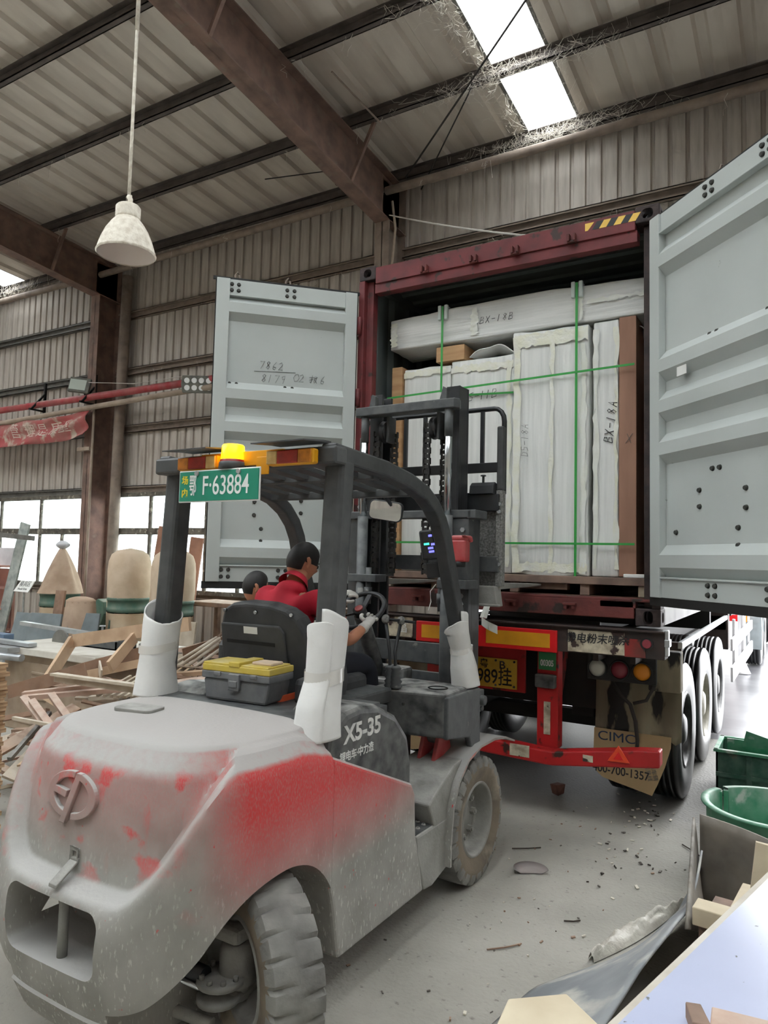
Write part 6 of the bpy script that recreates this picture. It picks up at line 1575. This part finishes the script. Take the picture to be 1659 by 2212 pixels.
# dust collectors
def collector(x, y, kind, label):
    t = thing('dust_collector', label, 'dust collector', (x, y, 0)); r = .285
    mb = MB(); mb.lathe([(r,1.0),(r+.008,1.005),(r+.008,1.06),(r,1.065),(r,1.16),(r+.008,1.165),(r+.008,1.2),(r,1.21)], n=30); mb.build('green_drum', 'green_machine', t)
    mb = MB(); mb.lathe([(.0,.15),(.22,.16),(r-.01,.26),(r+.005,.5),(r,.8),(r-.005,.99)], n=30); mb.build('lower_bag', 'dusty_drum', t)
    if kind == 'tied':
        mb = MB()
        def fn(u, v):
            a = 2*PI*u; rad = (r+.01)*(1-v)**.85 + .035; rad *= 1 + .10*v*(1-v)*4*math.cos(5*a + 1.2*math.sin(2*a)); return (rad*math.cos(a), rad*math.sin(a), 1.20 + .70*v)
        mb.grid(fn, 48, 16, True, True); mb.build('filter_bag', 'canvas', t)
        mb = MB(); mb.grid(lambda u, v: ((.035 + .075*math.sin(PI*v)*(1+.35*math.sin(9*PI*u)))*math.cos(2*PI*u), (.035 + .075*math.sin(PI*v)*(1+.35*math.cos(7*PI*u)))*math.sin(2*PI*u), 1.88 + .13*v), 30, 8, True, True); mb.build('bag_knot', 'white_sheet', t)
    else:
        mb = MB()
        mb.lathe([(r,1.2),(r+.012,1.3),(r+.015,1.6),(r+.005,1.72),(r-.03,1.82),(r-.11,1.88),(.05,1.905),(.0,1.915)], n=36); mb.build('filter_bag', 'canvas_pale', t)
        mb = MB(); mb.tube([(-r-.03,-.1,.2),(-r-.03,-.1,1.3)], .018, 8); mb.build('stay', 'dusty_drum', t)
    for k in range(3):
        a = 2*PI*k/3 + .4; mb = MB(); mb.beam((.25*math.cos(a), .25*math.sin(a), 1.0), (.36*math.cos(a), .36*math.sin(a), 0), .04, .04); mb.build('leg', 'green_machine', t)
    return t
collector(-7.90, 2.0, 'tied', 'dust collector with a bag gathered to a knot on top')
collector(-6.34, 2.0, 'round', 'dust collector with a tall round-topped pale bag, left of the felt post')
collector(-5.45, 2.0, 'round', 'dust collector with a round-topped bag, mostly behind the forklift post')
fh = thing('fan_housing', 'green heart-shaped fan housing between the dust collectors', 'fan', (-7.15, 2.05, 0))
pts = [(-.42,1.12),(-.30,1.10),(-.12,1.02),(-.02,.98),(.10,1.06),(.22,1.16),(.35,1.12),(.38,.95),(.30,.75),(.15,.62),(-.05,.58),(-.28,.62),(-.42,.8)]
mb = MB(); mb.prism(pts, 'y', -.12, .12); mb.build('scroll', 'green_machine', fh, bevel=.01)
mb = MB(); mb.box(-.25,.25,-.2,.2,0,.6); mb.build('motor_base', 'green_machine', fh, bevel=.02); mb = MB(); mb.cyl((.02,-.125,.86),(.02,-.15,.86),.14,.14,20); mb.build('inlet', 'dark_gap', fh)
cv = MB()
def cfn(u, v):
    a = 2*PI*u; rad = (.22 + .12*(1-v)) * (1 + .12*math.cos(6*a)*(1-v)); return (rad*math.cos(a), rad*.8*math.sin(a), .0 + 1.16*v)
cv.grid(cfn, 40, 10, True, True); cv.ball((0,0,1.15), .23, 14, (1,.8,.3)); o = cv.build('covered_machine', 'canvas'); o.location = (-6.72, 1.5, 0); tag(o, 'machine under a grey-brown canvas cover between the collectors', 'cover')

# slab, boards, sign, panels near the windows
plank((-8.55,1.35,.0), (-8.03,1.45,2.25), .2, .03, 'slab_grey', 1.45, 'narrow grey stone slab leaning by the left window', name='stone_slab', cat='slab')
plank((-8.7,1.1,2.10), (-7.5,1.25,2.02), .03, .07, 'grey_steel', .0, 'grey steel bar across the top of the leaning slab', name='steel_bar', cat='bar')
sg = thing('area_sign', 'small white sign reading Mould Area in front of the window', 'sign', (-7.62, 1.2, 0))
Ms_ = Matrix.Translation((.02,0,1.33)) @ Matrix.Rotation(math.radians(-18),4,'X')
mb = MB(); mb.prism([(-.20,-.08),(.15,-.085),(.22,.085),(-.10,.09)], 'y', -.005, .005, Ms_); mb.build('sign_board', 'paper', sg)
mb = MB(); mb.cyl((0,.02,.0),(0,.02,1.3),.012); mb.lathe([(.16,0),(.16,.02),(0,.03)], n=16); mb.build('sign_stand', 'grey_steel', sg)
text('sign_lettering', '模具区', .085, Ms_ @ frame((.02,-.0065,.03),(1,0,.02),(0,0,1)), 'ink_grey', sg, shear=.3); text('sign_lettering', 'Mould Area', .045, Ms_ @ frame((-.01,-.0065,-.04),(1,0,.02),(0,0,1)), 'ink_grey', sg, shear=.3)
def leaner(name, x, y, w_, h, t, m, lab, lean=.15, z=0, yaw=0, cat='panel'):
    mb = MB(); mb.box(-w_/2, w_/2, -t/2, t/2, 0, h); o = mb.build(name, m, bevel=.003); o.location = (x, y, z); o.rotation_euler = (-lean, 0, yaw); tag(o, lab, cat); return o
leaner('grey_board', -7.35, .9, .55, 1.0, .03, 'panel_grey', 'grey panel leaning below the area sign', .25)
leaner('grey_board', -6.75, .85, .5, 1.02, .03, 'panel_grey', 'right of two grey panels leaning below the area sign', .2, yaw=.25)
leaner('grey_board', -6.45, 1.25, .45, 1.02, .03, 'panel_grey', 'rearmost grey panel leaning by the tied dust bag', .2, yaw=.4)
leaner('brown_plank', -7.0, 1.25, .2, 1.3, .03, 'wood_brown', 'upright brown plank behind the grey panels', .1, cat='plank')
leaner('wall_board', -7.12, 2.95, .22, 2.3, .03, 'wood_rust', 'tan-brown board leaning against the right window', -.12, yaw=.1, cat='board').rotation_euler = (-.05, .12, .0)
leaner('wall_board', -6.28, 2.95, .26, 2.12, .03, 'wood_rust', 'rust-brown board leaning beside the felt-wrapped post', -.05, cat='board').rotation_euler = (-.05, .09, 0)
leaner('white_cardboard', -4.75, 1.45, .45, 1.0, .03, 'wood_pale', 'torn pale board standing beside the third dust collector', .1, cat='board')
rk = thing('pink_rack', 'dusty pink steel rack at the far left by the window', 'rack', (-8.9, 1.35, 0))
for x in (-.5, .5):
    for y in (-.2, .2): mb = MB(); mb.box(x-.02,x+.02,y-.02,y+.02,0,1.75); mb.build('upright', 'rack_pink', rk)
for k in range(5): mb = MB(); mb.box(-.5,.5,-.2,.2,.3+.32*k,.33+.32*k); mb.build('shelf', 'rack_pink', rk); mb = MB(); mb.box(-.5,.5,.18,.2,.33+.32*k,.60+.32*k); mb.build('back_sheet', 'rack_pink' if k < 4 else 'white_sheet', rk)
bn = thing('wall_bench', 'dark cluttered timber bench below the right window', 'bench', (-4.6, 2.7, 0))
mb = MB(); mb.box(-1.0, 1.5, -.35, .3, 1.12, 1.18); mb.build('bench_top', 'wood_brown', bn, bevel=.006)
mb = MB(); mb.box(-1.0, 1.5, -.3, .28, .5, .55); mb.build('bench_shelf', 'wood_brown', bn)
for x in (-.95, .2, 1.4):
    for y in (-.3, .25): mb = MB(); mb.box(x, x+.07, y-.03, y+.04, 0, 1.12); mb.build('leg', 'wood_brown', bn)
mb = MB(); mb.beam((-.6,-.33,.5),(.15,-.33,1.1),.03,.03); mb.build('brace', 'wood_old', bn)
mb = MB(); mb.tube([(-4.25,2.45,1.195),(-4.3,2.38,1.2),(-4.2,2.35,1.26),(-4.1,2.40,1.20),(-4.15,2.48,1.24),(-4.0,2.42,1.195),(-3.9,2.36,1.195),(-3.88,2.33,1.19)], .012, 5); tag(mb.build('rope_tangle', 'rope'), 'tangle of rope on the dark bench under the left door', 'rope')
mb = MB(); mb.cyl((-8.52,2.9,0),(-8.52,2.9,4.35),.022); tag(mb.build('conduit', 'brown_pipe'), 'thin tan conduit running down the dark column', 'conduit')
mb = MB(); mb.box(-8.88,-8.55,2.86,2.94,3.60,3.66); tag(mb.build('column_bracket', 'brown_pipe'), 'small dusty steel stub on the dark column below the banner', 'bracket')
mb = MB(); mb.grid(lambda u, v: (-2.0 + .5*u, -2.3 + .7*v, .03 + .22*abs(mnoise.noise(Vector((u*3, v*4, 2)))) + .1*u*(1-u)*4), 14, 14, False); tag(mb.build('plastic_film', 'white_sheet'), 'crumpled white plastic film on the floor by the plywood stack', 'film')
# ------------------------------------------------------------------ right foreground
gb = thing('green_mould_box', 'dark green steel mould box with ribs beside the trailer wheels', 'mould', (1.76, 1.55, 0))
mb = MB()
for a in ((-.36,.5,-.10,-.085,0,.37),(-.36,.5,.40,.415,0,.37),(-.36,-.345,-.10,.415,0,.37),(.485,.5,-.10,.415,0,.37),(-.36,.5,-.1,.41,0,.015)): mb.box(*a)
mb.build('box_wall', 'mould_dark', gb)
mb = MB(); mb.box(-.375,.51,-.125,-.085,.35,.372); mb.box(-.375,.51,.395,.43,.35,.372); mb.box(-.375,-.34,-.125,.43,.35,.372); mb.build('rim', 'mould_green', gb, bevel=.003)
mb = MB(); mb.box(-.36,.5,-.118,-.10,.16,.19); mb.build('rib', 'mould_dark', gb)
for x in (-.12, .15): mb = MB(); mb.box(x-.018,x+.018,-.12,-.10,.02,.34); mb.build('rib', 'mould_dark', gb)
mb = MB(); mb.prism([(-.18,.37),(.35,.37),(-.15,.50)], 'y', .10, .115); mb.build('divider', 'mould_green', gb)
mb = MB(); mb.box(-.3,.45,.2,.215,.0,.40); mb.build('divider', 'mould_green', gb)
rg = thing('round_mould', 'round green steel mould in two halves, open at the top', 'mould', (1.86, .06, 0))
for a0, a1 in ((.05, PI*.93+.05), (PI*.98+.05, 2*PI-.02)):
    mb = MB(); mb.lathe([(.36,.0),(.37,.0),(.38,.36),(.41,.375),(.41,.385),(.365,.385),(.36,.0)], n=26, a0=a0+.35, a1=a1+.35, M=Matrix.Rotation(-.9,4,'Z')); mb.build('mould_half', 'mould_green', rg)
    for q in (a0, a1):
        aa = q + .35 - .9; mb = MB(); mb.beam((.38*math.cos(aa),.38*math.sin(aa),.02),(.38*math.cos(aa),.38*math.sin(aa),.37),.03,.05); mb.build('flange', 'mould_green', rg)
mb = MB(); mb.lathe([(.36,.06),(.2,.07),(0,.075)], n=30); mb.build('mould_floor', 'mould_green', rg)
# rubber sheets
bot = [(.93,-2.35,.01),(1.02,-1.92,.01),(1.18,-1.62,.012),(1.33,-1.36,.015),(1.44,-1.05,.02),(1.49,-.80,.05),(1.51,-.55,.10)]
top = [(1.38,-2.95,.25),(1.45,-2.55,.34),(1.52,-2.28,.42),(1.57,-2.0,.42),(1.60,-1.70,.40),(1.59,-1.32,.40),(1.575,-1.0,.42)]
def lerp_list(L_, t):
    k = t*(len(L_)-1); i = min(int(k), len(L_)-2); f = k-i; return Vector(L_[i]).lerp(Vector(L_[i+1]), f)
def rfn(u, v):
    a = lerp_list(bot, u); b = lerp_list(top, u); p = a.lerp(b, v); p.z += .05*math.sin(PI*v)*.6 + .012*math.sin(9*u+3*v); return p
mb = MB(); mb.grid(rfn, 40, 12); tag(mb.build('rubber_sheet', 'rubber_sheet', solid=.01), 'grey dusty rubber sheet draped over the floor edge', 'rubber sheet')
mb = MB(); mb.grid(lambda u, v: (1.50 + .12*u + .02*math.sin(3*v), -.72 - .95*u*v - .25*u, .02 + (.46 - .05*u)*v), 10, 12); tag(mb.build('rubber_flap', 'rubber_brown', solid=.012), 'upright folded brown-grey rubber flap below the round mould', 'rubber sheet')
mb = MB(); mb.grid(lambda u, v: (1.53 + .55*u, -.68 - .33*u + .06*math.sin(PI*u), .02 + (.47 - .03*u)*v), 14, 8); tag(mb.build('rubber_belt', 'rubber_brown', solid=.012), 'brown-grey rubber belt standing behind the timber L-frame', 'rubber sheet')
# timber corner
lf = thing('timber_corner', 'pale L-shaped timber corner resting among the rubber sheets', 'timber', (1.66, -1.80, .42))
Mr = Matrix.Rotation(-.10, 4, 'Z')
mb = MB(); mb.box(-.02,.24,-.05,.05,.0,.07,Mr); mb.build('timber_arm', 'board_beige', lf, bevel=.004)
mb = MB(); mb.box(.10,.22,.05,.32,.0,.07,Mr); mb.build('timber_arm', 'board_beige', lf, bevel=.004)
mb = MB(); mb.box(.0,.2,-.03,.28,-.42,.0,Mr); mb.build('timber_foot', 'wood_old', lf)
# large pale blue panel on a stand
tp = thing('worktop_panel', 'large pale blue-white panel lying on trestles at the lower right', 'panel', (0, 0, 0))
mb = MB(); mb.prism([(1.525,-3.75),(1.935,-2.08),(3.3,-2.35),(2.9,-4.0)], 'z', .772, .80); mb.build('panel_board', 'panel_edge', tp)
mb = MB(); mb.prism([(1.545,-3.745),(1.95,-2.10),(3.29,-2.36),(2.9,-3.99)], 'z', .80, .803); mb.build('panel_face', 'panel_blue', tp)
for y in (-2.5, -3.5):
    mb = MB(); mb.box(1.85, 2.9, y-.04, y+.04, .70, .772); mb.box(1.95,2.02,y-.04,y+.04,0,.7); mb.box(2.7,2.77,y-.04,y+.04,0,.7); mb.build('trestle', 'wood_old', tp)
mb = MB(); mb.box(0,.30,-.01,.01,0,.27); o = mb.build('pale_board', 'board_beige'); o.location = (1.84,-1.98,.56); o.rotation_euler = (-.05,.12,.15); tag(o, 'pale pinkish board standing behind the blue-white panel', 'board')
mb = MB(); mb.box(1.86,2.2,-2.04,-1.9,0,.56); tag(mb.build('timber_stand', 'wood_old'), 'old timber block carrying the pale pinkish board', 'block')
mb = MB(); mb.prism([(1.475,-3.60),(1.455,-3.42),(1.56,-3.33),(1.70,-3.44),(1.70,-3.60)], 'z', .83, .865); tag(mb.build('beige_board', 'board_beige', bevel=.004), 'pale beige board corner at the bottom edge, over the blue-white panel', 'board')
for pts, lab in (([(1.788,-3.168),(1.812,-3.24),(1.85,-3.23),(1.82,-3.158)], 'small grey-brown wood chip on the blue-white panel'), ([(1.842,-3.155),(1.85,-3.3),(2.02,-3.26),(1.96,-3.14)], 'reddish wood offcut on the blue-white panel')):
    mb = MB(); mb.prism(pts, 'z', .804, .84); tag(mb.build('wood_chip', 'wood_pink' if 'red' in lab else 'wood_old', bevel=.003), lab, 'wood')
# crumpled plastic beside the rubber
mb = MB()
def pfn(u, v):
    a = Vector((1.17,-1.55,0)).lerp(Vector((1.47,-.68,0)), u); w_ = .10*math.sin(PI*min(1,u*1.1+.05))+.02
    return (a.x - w_*(v-.3)*.9, a.y + w_*(v-.3)*.4, .006 + .06*math.sin(PI*v)*abs(mnoise.noise(Vector((u*9, v*3, 4)))) + .03*math.sin(PI*v))
mb.grid(pfn, 40, 10); tag(mb.build('plastic_wrap', 'plastic_crumple'), 'crumpled pale plastic along the edge of the rubber sheet', 'plastic')
# bits on the floor
def rock(name, m, loc, s, lab, cat, seed=1):
    rr = random.Random(seed); mb = MB(); mb.cbox((0,0,s[2]/2), s, (rr.uniform(-.1,.1), rr.uniform(-.1,.1), rr.uniform(0,3)))
    mb.v = [v + Vector((rr.uniform(-.15,.15)*s[0], rr.uniform(-.15,.15)*s[1], rr.uniform(-.05,.15)*s[2])) for v in mb.v]
    o = mb.build(name, m, bevel=.004); o.location = loc; return tag(o, lab, cat)
rock('brick_piece', 'brick', (.32,.74,0), (.09,.07,.07), 'broken brown brick lump on the floor behind the forklift wheel', 'brick', 3)
mb = MB(); mb.lathe([(.0,.003),(.06,.005),(.10,.03),(.102,.032),(.06,.009),(.0,.006)], (0,0,0), 'z', 20, a0=.3, a1=3.9); o = mb.build('plastic_shard', 'shard'); o.location = (.62,-.80,0); tag(o, 'curved pale plastic shard on the floor beside the forklift', 'shard')
rnd = random.Random(21)
def debris(n, cx, cy, sx, sy, mats_, smin, smax, lab, group, name, cat):
    for k in range(n):
        s = rnd.uniform(smin, smax); mb = MB(); mb.cbox((0,0,.003), (s, s*rnd.uniform(.2,.7), rnd.uniform(.003,.008)), (rnd.uniform(-.25,.25), rnd.uniform(-.25,.25), rnd.uniform(0,3)))
        o = mb.build(name, rnd.choice(mats_)); o.location = (rnd.gauss(cx, sx), rnd.gauss(cy, sy), .004); tag(o, lab, cat, group)
debris(40, 1.08, -.1, .15, .33, ['scrap_dark','scrap_pale','scrap_grey'], .008, .032, 'tiny chip in the dark litter patch on the floor left of the round mould', 'litter chips by the mould', 'floor_chip', 'chip')
debris(22, .95, .75, .12, .16, ['scrap_grey','scrap_pale'], .008, .035, 'tiny chip on the floor in front of the mud flap', 'litter chips by the flap', 'floor_chip', 'chip')
debris(60, .75, -1.2, .28, .9, ['scrap_pale','scrap_grey','wood_brown','scrap_pale'], .006, .02, 'tiny scattered chip on the open dusty floor', 'scattered floor chips', 'floor_chip', 'chip')
for k, (a, b, lab) in enumerate((((.72,-1.72,.006),(.84,-1.58,.006), 'thin bent twig on the floor beside the forklift'), ((.40,-.52,.006),(.55,-.40,.006), 'short dark stick near the forklift front wheel'), ((.95,-1.25,.006),(1.02,-1.20,.006), 'tiny dark splinter on the open floor'), ((1.32,.18,.006),(1.46,.02,.006), 'thin dark stick beside the round mould'))):
    mb = MB(); A_, B_ = Vector(a), Vector(b); mb.tube([A_, A_.lerp(B_,.5) + Vector((.01,-.012,.004)), B_], .004, 5); tag(mb.build('twig', 'scrap_dark' if k else 'wood_brown'), lab, 'twig')
